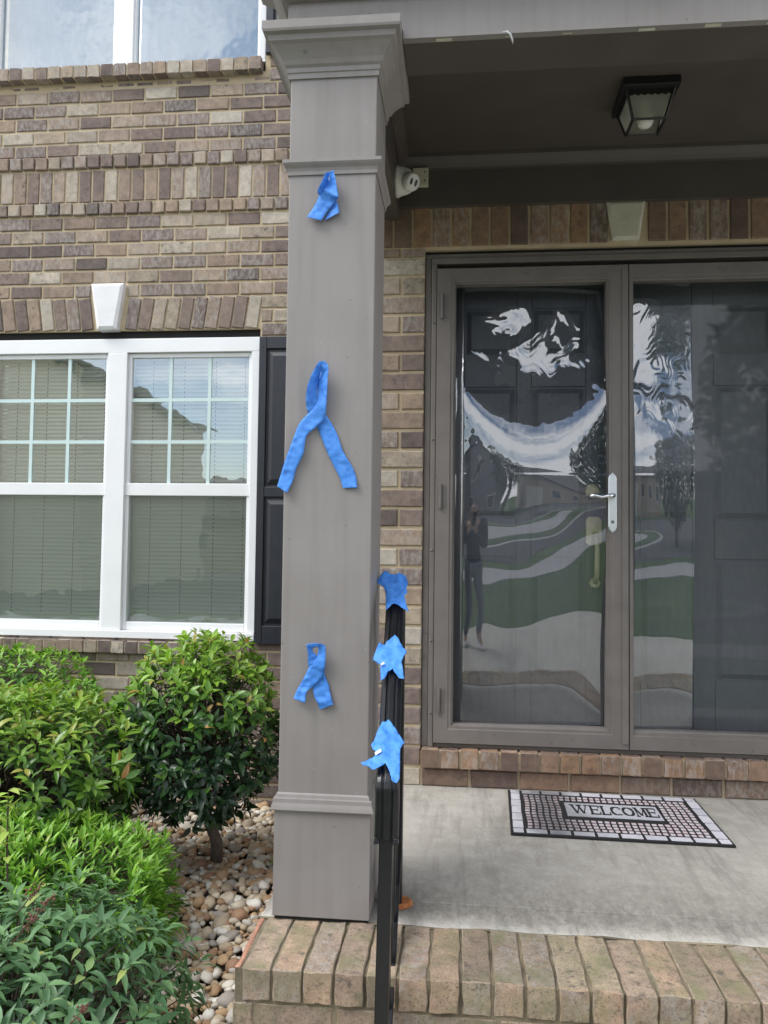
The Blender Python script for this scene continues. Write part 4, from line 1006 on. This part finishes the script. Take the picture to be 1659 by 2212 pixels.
bot2 = [(150, 1670, 440, 1785, .012, .022), (240, 1450, 492, 1500, .014, .016), (300, 1350, 660, 1360, .012, .012), (440, 1100, 830, 1180, .012, .012), (510, 945, 915, 1040, .013, .014), (600, 800, 950, 850, .014, .022), (740, 610, 962, 620, .010, .026), (775, 480, 958, 430, .012, .028), (780, 390, 930, 320, .020, .028), (735, 360, 800, 278, .025, .028), (640, 385, 735, 285, .022, .029)]
ribbon('short blue tape ribbon low on the column above the base', [bot1, bot2], (1150, 2530), 6.32, (-.42, YC, -.4), 17.)

def rail_tape(label, outline, white, seed, loc):
    org, k = (1350, 2200), 2.2125
    ol = [Vector(p) for p in outline]
    xs = [p.x for p in ol]; ys = [p.y for p in ol]
    pts = [Vector((p.x, p.y)) for p in ol]; n0 = len(pts)
    # resample the outline slightly raggedly
    edge = []
    for i in range(n0):
        a_, c_ = pts[i], pts[(i + 1) % n0]; n_ = max(1, int((c_ - a_).length / 22))
        for q in range(n_): edge.append(a_.lerp(c_, q / n_) + (Vector((rnd.uniform(-2, 2), rnd.uniform(-2, 2))) if q else Vector((0, 0))))
    ne = len(edge); inner = []
    y = min(ys)
    while y < max(ys):
        x = min(xs)
        while x < max(xs):
            inner.append(Vector((x + rnd.uniform(-4, 4), y + rnd.uniform(-4, 4)))); x += 20
        y += 20
    res = geometry.delaunay_2d_cdt(edge + inner, [(i, (i + 1) % ne) for i in range(ne)], [list(range(ne))], 1, .5)
    V2, F2 = res[0], res[2]
    nrm = Vector((0, dr.z, -dr.y)).normalized()                   # normal of the rail's top surface, in the rail's plane
    if nrm.z < 0: nrm = -nrm
    vs = []
    for q in V2:
        S_ = ((org[0] + q.x / k) * .54004, (org[1] + q.y / k) * .54004)
        d = ray(*S_)
        base = p_far + nrm * .012
        t_ = base.dot(nrm) / d.dot(nrm)
        p = d * t_
        axis_x = p_far.x + (p_near.x - p_far.x) * (p.y - p_far.y) / (p_near.y - p_far.y)
        over = max(0, abs(p.x - axis_x) - .024)
        lift = .0058 + .009 * (.5 + noise.noise(Vector((q.x * .016 + seed, q.y * .012, seed)))) + .005 * noise.noise(Vector((q.x * .04, q.y * .04 + seed, 2)))
        p = p + nrm * (max(lift, .0055) - over * .25)
        vs.append(p)
    m = MB(); m.add(vs, [tuple(f) for f in F2])
    o = m.build('rail_tape', M['tape'], None, smooth=True, origin=loc, fixn=True)
    md = o.modifiers.new('thickness', 'SOLIDIFY'); md.thickness = .0006
    if white:
        S_ = ((org[0] + white[0] / k) * .54004, (org[1] + white[1] / k) * .54004); d = ray(*S_)
        p = d * ((p_far + nrm * .012).dot(nrm) / d.dot(nrm)) + nrm * .014
        a_ = Vector((.8, .1, .5)).normalized(); b2 = a_.cross(nrm).normalized(); w1, w2 = white[2], white[3]
        mm = MB(); mm.hexa([p + a_ * i_ * w1 + b2 * j_ * w2 + nrm * h_ for h_ in (0, .0012) for i_, j_ in ((-1, -1), (1, -1), (1, 1), (-1, 1))])
        mm.build('white_scrap', M['paint_flake'], o)
    return tag(o, label, 'tape', 'blue tape stuck on the handrail', 'thing')
rail_tape('crumpled blue tape on the top end of the black handrail', [(320, 275), (435, 208), (470, 235), (530, 245), (548, 228), (603, 240), (625, 310), (612, 350), (620, 395), (592, 430), (608, 500), (634, 556), (590, 545), (500, 494), (430, 562), (425, 400), (405, 345)], None, 3., (-.18, 2.2, -.1))
rail_tape('blue tape diamond halfway down the black handrail, below the top piece', [(315, 980), (375, 840), (420, 856), (510, 788), (612, 915), (568, 1020), (592, 1172), (545, 1160), (490, 1085), (450, 1105), (420, 1165), (384, 1188), (385, 1035)], (402, 1045, .0045, .003), 8., (-.165, 1.8, -.25))
rail_tape('blue tape kite with a curled tail at the lower end of the handrail', [(298, 1750), (405, 1540), (428, 1552), (455, 1530), (592, 1720), (557, 1790), (550, 2060), (528, 2090), (480, 2077), (466, 1990), (425, 1915), (325, 1982), (260, 1930), (205, 1880), (330, 1858), (345, 1815)], (362, 1830, .0075, .004), 14., (-.14, 1.45, -.42))

# ================================================================== GRAVEL
gb = root('gravel_bed', 'tan and white river stone gravel beside the porch and under the shrubs', 'gravel', (-.9, 3.0, -1.5))
protos = []
for s_ in range(14):
    rr = random.Random(s_); bm = bmesh.new(); bmesh.ops.create_icosphere(bm, subdivisions=2, radius=1)
    sx, sy, sz = rr.uniform(.8, 1.25), rr.uniform(.65, 1.0), rr.uniform(.42, .7)
    for v in bm.verts:
        q = v.co.copy(); v.co = Vector((q.x * sx, q.y * sy, q.z * sz)) * (1 + .38 * noise.noise(q * 1.2 + Vector((s_ * 3.1, 0, 0))) + .12 * noise.noise(q * 3 + Vector((0, s_ * 2.1, 0))))
    me = bpy.data.meshes.new('stone'); bm.to_mesh(me); bm.free(); me.materials.append(M['stone']); me.polygons.foreach_set('use_smooth', [True] * len(me.polygons)); protos.append(me)
cand = []
y = 1.75
while y < 4.3:
    x = -2.4
    while x < -.53:
        cand.append((x + rnd.uniform(-.013, .013), y + rnd.uniform(-.013, .013))); x += .031
    y += .028
def proj(p):
    v = Vector(p); zc = v.dot(Fv); return (384 + FOC * v.dot(Rv) / zc, 512 - FOC * v.dot(Uv) / zc, zc)
pref = []; others = []
for x, y in cand:
    px, py, _ = proj((x, y, -1.48)); s_ = px / SC, py / SC
    vis = 330 < s_[0] < 590 and 1720 < s_[1] < 2240 and not (s_[0] < 380 and s_[1] > 2020)
    (pref if vis else others).append((x, y))
rnd.shuffle(pref)
heap = MB()
def put_stone(x, y, single, r=None):
    r = r or .013 + .012 * rnd.random() ** 1.5; me = rnd.choice(protos)
    z = -1.50 + r * .35 + rnd.uniform(0, .022) + .02 * noise.noise(Vector((x * 3, y * 3, 1)))
    rot = (rnd.uniform(-.5, .5), rnd.uniform(-.5, .5), rnd.uniform(0, 6.28))
    if single:
        o = link('stone', me, gb, (x, y, z), rot); o.scale = (r, r, r)
    else:
        Mx = Matrix.Translation((x, y, z)) @ (Matrix.Rotation(rot[2], 4, 'Z') @ Matrix.Rotation(rot[0], 4, 'X')) @ Matrix.Scale(r, 4)
        heap.add([Mx @ v.co for v in me.vertices], [tuple(p.vertices) for p in me.polygons])
for i, (x, y) in enumerate(pref): put_stone(x, y, i < 290, None if i >= 290 else .0165 + .021 * rnd.random() ** 1.4)
for x, y in others:
    px, py, _ = proj((x, y, -1.48))
    if px > -60 and (x > -1.6 or rnd.random() < .6): put_stone(x, y, False)
heap.build('gravel_stones', M['stone'], gb, smooth=True, fixn=False)['kind'] = 'stuff'

# ================================================================== SHRUBS
def leaf_pts(length, width, fold, curl, segs=4, point=.5):
    """leaf in local frame: x along the blade, z up"""
    mid, lf, rt = [], [], []
    for i in range(segs + 1):
        t_ = i / segs
        wv = width / 2 * (math.sin(math.pi * t_ ** (.85 if point < .6 else .7))) ** (.8 if point < .6 else 1.15)
        z = -curl * length * t_ ** 2
        mid.append(Vector((length * t_, 0, z))); lf.append(Vector((length * t_, wv, z + fold * wv))); rt.append(Vector((length * t_, -wv, z + fold * wv)))
    vs = mid + lf[1:-1] + rt[1:-1]; n = segs + 1; k = segs - 1; fs = []
    fs += [(0, 1, n), (0, n + k, 1)]
    for i in range(1, segs - 1): fs += [(i, i + 1, n + i, n + i - 1), (i, n + k + i - 1, n + k + i, i + 1)]
    fs += [(segs - 1, segs, n + k - 1), (segs - 1, n + 2 * k - 1, segs)]
    return vs, fs
def frame(direction, up):
    d = direction.normalized(); s_ = up.cross(d)
    if s_.length < 1e-3: s_ = Vector((1, 0, 0)).cross(d)
    s_.normalize(); u = d.cross(s_); return Matrix((d, s_, u)).transposed()

def shrub(name, label, cat, centre, radii, mat, n_shoots, leaf, power=2., n_single=220, age_fn=None, droop=.2, per=(4, 7), squash_bottom=.9, trunk=None, seed=1, inner=.35, extra=None, group=None, noise_amp=.18, spread=(.55, 1.05)):
    rr = random.Random(seed); c = Vector(centre); base = Vector((c.x, c.y, -1.5)) if not trunk else Vector(trunk[0])
    t = root(name, label, cat, base, group)
    leaves = []
    def surf(u, v_, s_=1.):
        d = Vector((math.cos(u) * math.cos(v_), math.sin(u) * math.cos(v_), math.sin(v_)))
        k = (abs(d.x) ** power + abs(d.y) ** power + abs(d.z) ** power) ** (-1 / power)
        k *= 1 + noise_amp * noise.noise(d * 2.1 + Vector((seed * 1.7, 0, 0))) + noise_amp * .6 * noise.noise(d * 5 + Vector((seed, 3, 0)))
        return d, Vector((d.x * radii[0], d.y * radii[1], d.z * radii[2])) * k * s_
    shoots = []
    for i in range(n_shoots):
        u = rr.uniform(0, 2 * math.pi); v_ = math.asin(rr.uniform(-squash_bottom, 1))
        s_ = 1. if rr.random() > inner else rr.uniform(.45, .95)
        d, p = surf(u, v_, s_ * rr.uniform(.92, 1.05)); shoots.append((d, c + p, s_))
    if extra: shoots += extra
    for d, p, s_ in shoots:
        out = Vector((d.x / radii[0], d.y / radii[1], d.z / radii[2])).normalized()
        ax = (out + Vector((rr.uniform(-.4, .4), rr.uniform(-.4, .4), rr.uniform(.1, .8)))).normalized()
        hgt = (p.z - (c.z - radii[2])) / (2 * radii[2])
        n = rr.randint(*per); ph = rr.uniform(0, 6.28)
        for k in range(n):
            a_ = ph + k * 2.4; tilt = rr.uniform(*spread)
            F_ = frame(ax, Vector((0, 0, 1)) if abs(ax.z) < .9 else Vector((1, 0, 0)))
            dl = F_ @ Vector((math.cos(tilt), math.sin(tilt) * math.cos(a_), math.sin(tilt) * math.sin(a_)))
            dl = (dl + Vector((0, 0, -droop * rr.random()))).normalized()
            ln = leaf[0] * rr.uniform(.65, 1.2); wd = leaf[1] * rr.uniform(.8, 1.15) * ln / leaf[0]
            age = age_fn(hgt, s_, k / max(1, n - 1), rr)
            q = p - ax * (leaf[0] * .5) * (k / n) + dl * leaf[0] * .12
            leaves.append((q, dl, ax, ln, wd, age, s_))
    # leaves nearest to the viewer and biggest in the picture are single parts
    score = []
    for i, (q, dl, ax, ln, wd, age, s_) in enumerate(leaves):
        px, py, zc = proj(q); facing = -(q - c).dot(Fv); ins = -8 < px < 776 and -8 < py < 1034
        score.append((-(ln * FOC / zc) - (30 * facing) - (12 if s_ >= 1 else 0) + (0 if ins else 200), i))
    score.sort(); single = set(i for _, i in score[:n_single])
    fol = MB(); cache = {}
    for i, (q, dl, ax, ln, wd, age, s_) in enumerate(leaves):
        F_ = frame(dl, (ax + Vector((0, 0, .6))).normalized())
        if i in single:
            ka = (round(age * 5), i % 4)
            if ka not in cache:
                vs, fs = leaf_pts(leaf[0], leaf[1], .30 + .1 * ka[1], .10 + .12 * ka[1], 4, leaf[2])
                me = bpy.data.meshes.new('leaf'); me.from_pydata([tuple(v) for v in vs], [], fs)
                at = me.attributes.new('age', 'FLOAT', 'POINT'); at.data.foreach_set('value', [ka[0] / 5] * len(vs)); me.materials.append(mat)
                me.polygons.foreach_set('use_smooth', [True] * len(me.polygons)); cache[ka] = me
            o = link('leaf', cache[ka], t); o.location = q - base; o.rotation_euler = F_.to_euler(); k = ln / leaf[0]; o.scale = (k, k * wd / (leaf[1] * k), k)
        else:
            vs, fs = leaf_pts(ln, wd, rr.uniform(.2, .6), rr.uniform(.05, .45), 3, leaf[2])
            fol.add([q + F_ @ v for v in vs], fs, age)
    o = fol.build('foliage', mat, t, smooth=True, fixn=False); o['kind'] = 'stuff'
    # stems
    stm = MB()
    if trunk:
        tp = [Vector(p) for p in trunk]
        n_ = len(tp); tr = MB(); tr.tube(tp, [.030 - .012 * i / n_ for i in range(n_)], 10); tr.build('trunk', M['bark'], t, smooth=True); hub = tp[-1]
    else: hub = Vector((c.x, c.y, max(-1.5, c.z - radii[2])))
    for d, p, s_ in shoots[:: 2 if len(shoots) < 500 else 4]:
        a_ = hub.lerp(c, rr.uniform(0, .8)) + Vector((rr.uniform(-.04, .04), rr.uniform(-.04, .04), rr.uniform(-.05, .05)))
        m_ = a_.lerp(p, .55) + Vector((rr.uniform(-.03, .03), rr.uniform(-.03, .03), rr.uniform(-.03, .03)))
        stm.tube([a_, m_, p], [.006, .0035, .0015], 4, cap=False)
    stm.build('branches', M['twig'], t)['kind'] = 'stuff'
    return t
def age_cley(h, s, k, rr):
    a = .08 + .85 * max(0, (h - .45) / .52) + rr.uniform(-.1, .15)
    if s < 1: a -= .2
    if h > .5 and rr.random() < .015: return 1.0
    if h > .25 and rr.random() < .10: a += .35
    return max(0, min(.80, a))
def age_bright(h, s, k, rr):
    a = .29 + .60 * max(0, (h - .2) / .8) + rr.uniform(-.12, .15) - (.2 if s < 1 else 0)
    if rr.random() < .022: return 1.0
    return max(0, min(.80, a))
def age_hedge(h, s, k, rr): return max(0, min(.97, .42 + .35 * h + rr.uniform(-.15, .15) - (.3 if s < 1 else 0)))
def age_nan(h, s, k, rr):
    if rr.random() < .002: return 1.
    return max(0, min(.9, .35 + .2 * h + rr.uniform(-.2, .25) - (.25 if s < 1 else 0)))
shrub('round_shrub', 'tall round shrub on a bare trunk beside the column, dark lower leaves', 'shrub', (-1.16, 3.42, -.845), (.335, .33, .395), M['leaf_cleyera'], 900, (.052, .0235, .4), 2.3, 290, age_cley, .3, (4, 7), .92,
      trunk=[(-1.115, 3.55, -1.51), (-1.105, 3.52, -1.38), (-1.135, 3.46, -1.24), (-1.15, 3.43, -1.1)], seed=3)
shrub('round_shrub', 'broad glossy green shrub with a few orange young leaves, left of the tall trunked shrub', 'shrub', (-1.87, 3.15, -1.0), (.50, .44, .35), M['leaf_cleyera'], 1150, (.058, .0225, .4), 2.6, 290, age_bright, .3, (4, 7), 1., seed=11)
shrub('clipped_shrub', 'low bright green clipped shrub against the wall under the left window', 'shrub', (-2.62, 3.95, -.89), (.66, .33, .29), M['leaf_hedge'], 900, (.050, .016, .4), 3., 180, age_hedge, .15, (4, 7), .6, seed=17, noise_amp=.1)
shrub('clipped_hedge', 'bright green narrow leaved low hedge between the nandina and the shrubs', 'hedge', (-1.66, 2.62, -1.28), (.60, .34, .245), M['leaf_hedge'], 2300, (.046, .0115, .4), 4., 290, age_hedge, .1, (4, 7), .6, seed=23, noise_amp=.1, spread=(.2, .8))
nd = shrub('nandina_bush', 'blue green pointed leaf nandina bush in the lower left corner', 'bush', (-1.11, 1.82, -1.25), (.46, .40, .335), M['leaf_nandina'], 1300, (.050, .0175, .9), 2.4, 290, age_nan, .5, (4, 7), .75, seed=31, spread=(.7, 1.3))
# berry clusters on the nandina
def berries(x, y, Y, seed):
    rr = random.Random(seed); c = on_y(x, y, Y); m = MB(); axis = Vector((.5, -.2, .6)).normalized()
    for i in range(22):
        p = c + axis * rr.uniform(-.030, .02) + Vector((rr.gauss(0, .006), rr.gauss(0, .006), rr.gauss(0, .006))); r_ = rr.uniform(.0020, .0032)
        m.lathe(p, (0, 0, 1), [(-r_, .0001), (-r_ * .6, r_ * .8), (0, r_), (r_ * .6, r_ * .8), (r_, .0001)], 6)
    m.tube([c - axis * .09, c, c + axis * .03], [.0016, .0012, .0008], 4)
    m.build('berry_cluster', M['berry'], nd, smooth=True)
for a in ((75, 1925, 1.68, 1), (68, 1985, 1.55, 2), (175, 2185, 1.45, 3), (105, 1945, 1.66, 4)): berries(*a)
# a tall yellow-green cane by the picture edge
cane = MB(); fm = MB(); rr = random.Random(5)
cp = on_y(18, 1745, 2.0); cane.tube([(cp.x + .02, 2.02, -1.4), (cp.x, 2.0, cp.z - .12), (cp.x + .005, 1.99, cp.z + .05)], [.004, .003, .0015], 5)
for i in range(22):
    t_ = rr.random(); q = Vector((cp.x, 2.0, cp.z - .13 + .19 * t_)); dl = Vector((rr.uniform(-1, 1), rr.uniform(-1, .4), rr.uniform(-.2, .9))).normalized(); F_ = frame(dl, Vector((0, 0, 1)))
    vs, fs = leaf_pts(.055, .022, .3, .2, 4, .6); fm.add([q + F_ @ v for v in vs], fs, .95)
cr_ = root('young_cane', 'single pale yellow green cane at the left edge above the hedge', 'plant', (cp.x, 2.0, -1.45))
cane.build('stem', M['twig'], cr_); fm.build('foliage', M['leaf_hedge'], cr_, smooth=True, fixn=False)['kind'] = 'stuff'
wd_ = root('weed', 'small green weed in the gravel beside the column base', 'weed', (-.80, 3.55, -1.49))
fm = MB()
for i in range(60):
    a_ = rr.uniform(0, 6.28); dl = Vector((math.cos(a_), math.sin(a_), rr.uniform(.3, 1.6))).normalized(); F_ = frame(dl, Vector((0, 0, 1)))
    q = Vector((-.80 + rr.gauss(0, .025), 3.55 + rr.gauss(0, .025), -1.48 + rr.uniform(0, .02))); vs, fs = leaf_pts(rr.uniform(.03, .06), .010, .3, .3, 3, .6); fm.add([q + F_ @ v for v in vs], fs, .6)
fm.build('foliage', M['leaf_hedge'], wd_, smooth=True, fixn=False)['kind'] = 'stuff'

# ================================================================== STREET BEHIND THE CAMERA (seen mirrored in door and windows)
M['siding_pale'] = paint('pale_siding', srgb(196, 188, 166), .8, .05, 1, .2); M['siding_tan'] = paint('tan_siding', srgb(168, 154, 136), .8, .05, 1, .2); M['siding_grey'] = paint('grey_siding', srgb(122, 122, 124), .8, .05, 1, .2)
M['roof'] = paint('roof_shingle', srgb(92, 88, 86), .95, .2, 4, .6); M['dark_window'] = N('dark_window').bsdf(Base_Color=(.03, .035, .04, 1), Roughness=.1)
M['garage'] = paint('garage_door_paint', srgb(205, 202, 195), .6, .04, 2, .1)
def house(label, x0, x1, y0, y1, h, rh, mat, axis, wins=True):
    t = root('suburban_house', label, 'house', ((x0 + x1) / 2, (y0 + y1) / 2, -1.55), 'houses across the street')
    zb, zt = -1.55, -1.55 + h
    MB().box(x0, x1, y0, y1, zb, zt).build('wall', mat, t)
    o = .4; m = MB()
    if axis == 'x':
        ym = (y0 + y1) / 2; prof = [(y0 - o, zt - .15), (ym, zt + rh), (y1 + o, zt - .15), (y1 + o, zt + .05), (ym, zt + rh + .2), (y0 - o, zt + .05)]
        m.loft([[(x0 - o, a_, z) for a_, z in prof], [(x1 + o, a_, z) for a_, z in prof]], caps=True); m.build('roof', M['roof'], t)
        MB().loft([[(x0 + .01, y0, zt), (x0 + .01, ym, zt + rh - .1), (x0 + .01, y1, zt)], [(x1 - .01, y0, zt), (x1 - .01, ym, zt + rh - .1), (x1 - .01, y1, zt)]], caps=True).build('gable', mat, t)
    else:
        xm = (x0 + x1) / 2; prof = [(x0 - o, zt - .15), (xm, zt + rh), (x1 + o, zt - .15), (x1 + o, zt + .05), (xm, zt + rh + .2), (x0 - o, zt + .05)]
        m.loft([[(a_, y0 - o, z) for a_, z in prof], [(a_, y1 + o, z) for a_, z in prof]], caps=True); m.build('roof', M['roof'], t)
        MB().loft([[(x0, y0 + .01, zt), (xm, y0 + .01, zt + rh - .1), (x1, y0 + .01, zt)], [(x0, y1 - .01, zt), (xm, y1 - .01, zt + rh - .1), (x1, y1 - .01, zt)]], caps=True).build('gable', mat, t)
    n = max(2, int((x1 - x0) / 2.6))
    for fl_ in range(int(h / 2.6)):
        for i in range(n if wins else 0):
            xc = x0 + (x1 - x0) * (i + .5) / n; zc = zb + 1.5 + 2.6 * fl_
            if fl_ == 0 and i == 0: MB().box(xc - 1.0, xc + 1.0, y1 + .005, y1 + .05, zb, zb + 2.2).build('garage_door', M['garage'], t)
            else:
                f = MB().box(xc - .55, xc + .55, y1 + .005, y1 + .05, zc - .7, zc + .7).build('window', M['garage'], t)
                MB().box(xc - .45, xc + .45, y1 + .051, y1 + .06, zc - .6, zc + .6).build('pane', M['dark_window'], f)
house('grey two storey house across the cul-de-sac, mirrored in the left storm door', -6, 3, -46, -36, 5.4, 2.4, M['siding_grey'], 'y')
house('tan house beside the grey one across the cul-de-sac', 6, 17, -48, -38, 3.4, 2.8, M['siding_tan'], 'x')
house('tan gabled neighbouring house on the left, mirrored in the lower window', -22, -11.2, -24, -13, 6.6, 2.4, M['siding_pale'], 'y', False)
house('low tan house beyond the left neighbour across the street', -22, -10, -44, -34, 3.0, 2.4, M['siding_tan'], 'x')
def tree(label, x, y, h, r, seed, crown_z=.62, count=2600):
    t = root('shade_tree', label, 'tree', (x, y, -1.55), 'trees across the street'); rr = random.Random(seed)
    m = MB(); m.tube([(x, y, -1.55), (x + .1, y, -1.55 + h * .3), (x, y + .1, -1.55 + h * .75)], [.24, .17, .05], 8)
    for i in range(7):
        a_ = rr.uniform(0, 6.28); z0 = -1.55 + h * rr.uniform(.3, .6); m.tube([(x, y, z0), (x + r * .6 * math.cos(a_), y + r * .6 * math.sin(a_), z0 + h * .18)], [.08, .02], 5)
    m.build('trunk', M['bark'], t, smooth=True)
    c = MB()
    for i in range(count):
        while True:
            d = Vector((rr.uniform(-1, 1), rr.uniform(-1, 1), rr.uniform(-1, 1)))
            if d.length < 1 and noise.noise(d * 2.2 + Vector((seed, 0, 0))) + d.length * .4 > .05: break
        q = Vector((x + d.x * r, y + d.y * r, -1.55 + h * crown_z + d.z * h * (1 - crown_z)))
        dl = Vector((rr.uniform(-1, 1), rr.uniform(-1, 1), rr.uniform(-.8, .6))).normalized(); F_ = frame(dl, Vector((0, 0, 1)))
        vs, fs = leaf_pts(.34, .2, .3, .2, 3, .4); c.add([q + F_ @ v for v in vs], fs, rr.random())
    c.build('crown', M['leaf_tree'], t, fixn=False)
tree('tall leafy tree mirrored at the right of the storm doors', 8.8, -11.5, 9, 3.3, 1, .54, 7000)
tree('leafy tree between the grey and the tan house', 3.4, -36, 8, 2.4, 2)
tree('small tree beyond the left neighbour, mirrored in the window', -7.2, -30, 6.5, 1.7, 3)

# ================================================================== PERSON TAKING THE PICTURE (seen only mirrored)
M['cardigan'] = paint('charcoal_cardigan', (.020, .021, .026, 1), .9, .2, 30, .4); M['jeans'] = paint('grey_jeans', (.13, .15, .18, 1), .9, .15, 30, .4)
M['skin'] = paint('skin', (.42, .26, .18, 1), .55, .05, 20, .1); M['shoe'] = paint('white_shoe', (.70, .70, .72, 1), .6, .05, 20, .2); M['hair'] = paint('dark_hair', (.02, .015, .012, 1), .5, .2, 60, .4)
M['top'] = paint('mauve_top', (.22, .15, .15, 1), .9, .1, 20, .3)
PX, PY, PG = -.02, -.42, -1.5
pp = root('person', 'person in charcoal cardigan and grey jeans holding up a phone, mirrored in the storm door', 'person', (PX, PY, PG))
def skinned(name, mat, joints, edges, parent, sub=2):
    me = bpy.data.meshes.new(name); off = wloc(parent)
    me.from_pydata([tuple(Vector(j[:3]) - off) for j in joints], edges, []); o = link(name, me, parent); me.materials.append(mat)
    sm = o.modifiers.new('skin', 'SKIN'); sm.use_smooth_shade = True
    for i, j in enumerate(joints): me.skin_vertices[0].data[i].radius = (j[3], j[4] if len(j) > 4 else j[3]); me.skin_vertices[0].data[i].use_root = (i == 0)
    o.modifiers.new('smooth', 'SUBSURF').levels = sub; o.modifiers['smooth'].render_levels = sub
    return o
x, y, g_ = PX, PY, PG
body = [(x, y, g_ + .93, .145, .10), (x, y, g_ + 1.12, .125, .09), (x, y, g_ + 1.32, .145, .095), (x, y + .0, g_ + 1.42, .06, .055), (x, y + .01, g_ + 1.47, .052, .052), (x, y + .02, g_ + 1.55, .072, .085), (x, y + .015, g_ + 1.63, .068, .08),
        (x - .18, y, g_ + 1.37, .055), (x - .21, y + .05, g_ + 1.10, .045), (x - .07, y + .26, g_ + 1.30, .036), (x - .035, y + .315, g_ + 1.42, .026),
        (x + .18, y, g_ + 1.37, .055), (x + .21, y + .05, g_ + 1.10, .045), (x + .08, y + .26, g_ + 1.30, .036), (x + .045, y + .315, g_ + 1.42, .026),
        (x - .10, y, g_ + .86, .088), (x - .11, y + .02, g_ + .48, .058), (x - .115, y - .01, g_ + .09, .040), (x - .13, y + .13, g_ + .035, .032),
        (x + .10, y, g_ + .86, .088), (x + .11, y + .02, g_ + .48, .058), (x + .125, y - .01, g_ + .09, .040), (x + .16, y + .13, g_ + .035, .032)]
ed = [(0, 1), (1, 2), (2, 3), (3, 4), (4, 5), (5, 6), (2, 7), (7, 8), (8, 9), (9, 10), (2, 11), (11, 12), (12, 13), (13, 14), (0, 15), (15, 16), (16, 17), (17, 18), (0, 19), (19, 20), (20, 21), (21, 22)]
skinned('body', M['skin'], body, ed, pp)
def grow(js, k): return [(j[0], j[1], j[2], j[3] + k, (j[4] if len(j) > 4 else j[3]) + k) for j in js]
card = grow([body[0][:2] + (g_ + .78,) + body[0][3:], body[0], body[1], body[2], body[7], body[8], body[9], body[11], body[12], body[13]], .016)
card[0] = (x, y, g_ + .74, .185, .135); card[1] = (x, y, g_ + .95, .17, .12)
skinned('cardigan', M['cardigan'], card, [(0, 1), (1, 2), (2, 3), (3, 4), (4, 5), (5, 6), (3, 7), (7, 8), (8, 9)], pp)
jn = grow([body[0], body[15], body[16], body[17], body[19], body[20], body[21]], .012)
skinned('jeans', M['jeans'], jn, [(0, 1), (1, 2), (2, 3), (0, 4), (4, 5), (5, 6)], pp)
for a in (17, 21):
    b1_, b2_ = body[a], body[a + 1]
    skinned('shoe', M['shoe'], [(b1_[0], b1_[1] - .03, g_ + .045, .042, .045), (b1_[0], b1_[1] + .05, g_ + .045, .045, .040), (b2_[0], b2_[1] + .03, g_ + .032, .040, .028)], [(0, 1), (1, 2)], pp)
hd = Vector((x, y + .015, g_ + 1.59))
skinned('hair', M['hair'], [(x, y - .015, g_ + 1.665, .072, .078), (x, y - .055, g_ + 1.58, .072, .06), (x, y - .055, g_ + 1.46, .070, .045), (x - .055, y - .01, g_ + 1.50, .030, .045), (x + .055, y - .01, g_ + 1.50, .030, .045)], [(0, 1), (1, 2), (1, 3), (1, 4)], pp)
for s_ in (-1, 1): MB().lathe((x + s_ * .03, y + .098, g_ + 1.585), (0, 1, 0), [(-.008, .010), (0, .010), (.004, .006), (.005, .0001)], 10).build('eye', M['lens'], pp)
MB().tube([(x, y + .095, g_ + 1.58), (x, y + .118, g_ + 1.553), (x, y + .100, g_ + 1.548)], [.007, .012, .008], 8).build('nose', M['skin'], pp, smooth=True)
MB().tube([(x - .022, y + .094, g_ + 1.518), (x, y + .102, g_ + 1.515), (x + .022, y + .094, g_ + 1.518)], [.003, .006, .003], 6).build('mouth', M['top'], pp, smooth=True)
for s_ in (-1, 1):
    w_ = Vector((x + (-.035 if s_ < 0 else .045), y + .315, g_ + 1.42)); pal = w_ + Vector((0, .035, .055))
    jt = [(*w_, .024, .016), (*(w_ + Vector((s_ * .006, .018, .030))), .034, .014), (*pal, .034, .013)]; e_ = [(0, 1), (1, 2)]
    for k in range(4):
        o_ = (k - 1.5) * .017; ln = (.062, .072, .068, .052)[k]; i0 = len(jt)
        jt += [(pal.x + o_, pal.y + .012, pal.z + .018, .0085), (pal.x + o_ * 1.05, pal.y + .028, pal.z + .018 + ln * .45, .008), (pal.x + o_ * 1.05 - s_ * .004, pal.y + .022, pal.z + .018 + ln * .85, .0065)]; e_ += [(2, i0), (i0, i0 + 1), (i0 + 1, i0 + 2)]
    i0 = len(jt); jt += [(w_.x - s_ * .034, w_.y + .022, w_.z + .04, .0095), (w_.x - s_ * .046, w_.y + .020, w_.z + .068, .008)]; e_ += [(1, i0), (i0, i0 + 1)]
    skinned('hand', M['skin'], jt, e_, pp, 1)
ph_ = root('phone', 'dark phone held upright in both hands of the person', 'phone', (0, -.03, -.02))
MB().box(-.036, .036, -.034, -.026, -.125, .028).build('phone_body', M['lens'], ph_, bevel=.004)
MB().box(-.031, -.012, -.0255, -.0225, .000, .022).build('lens_block', M['lens'], ph_)
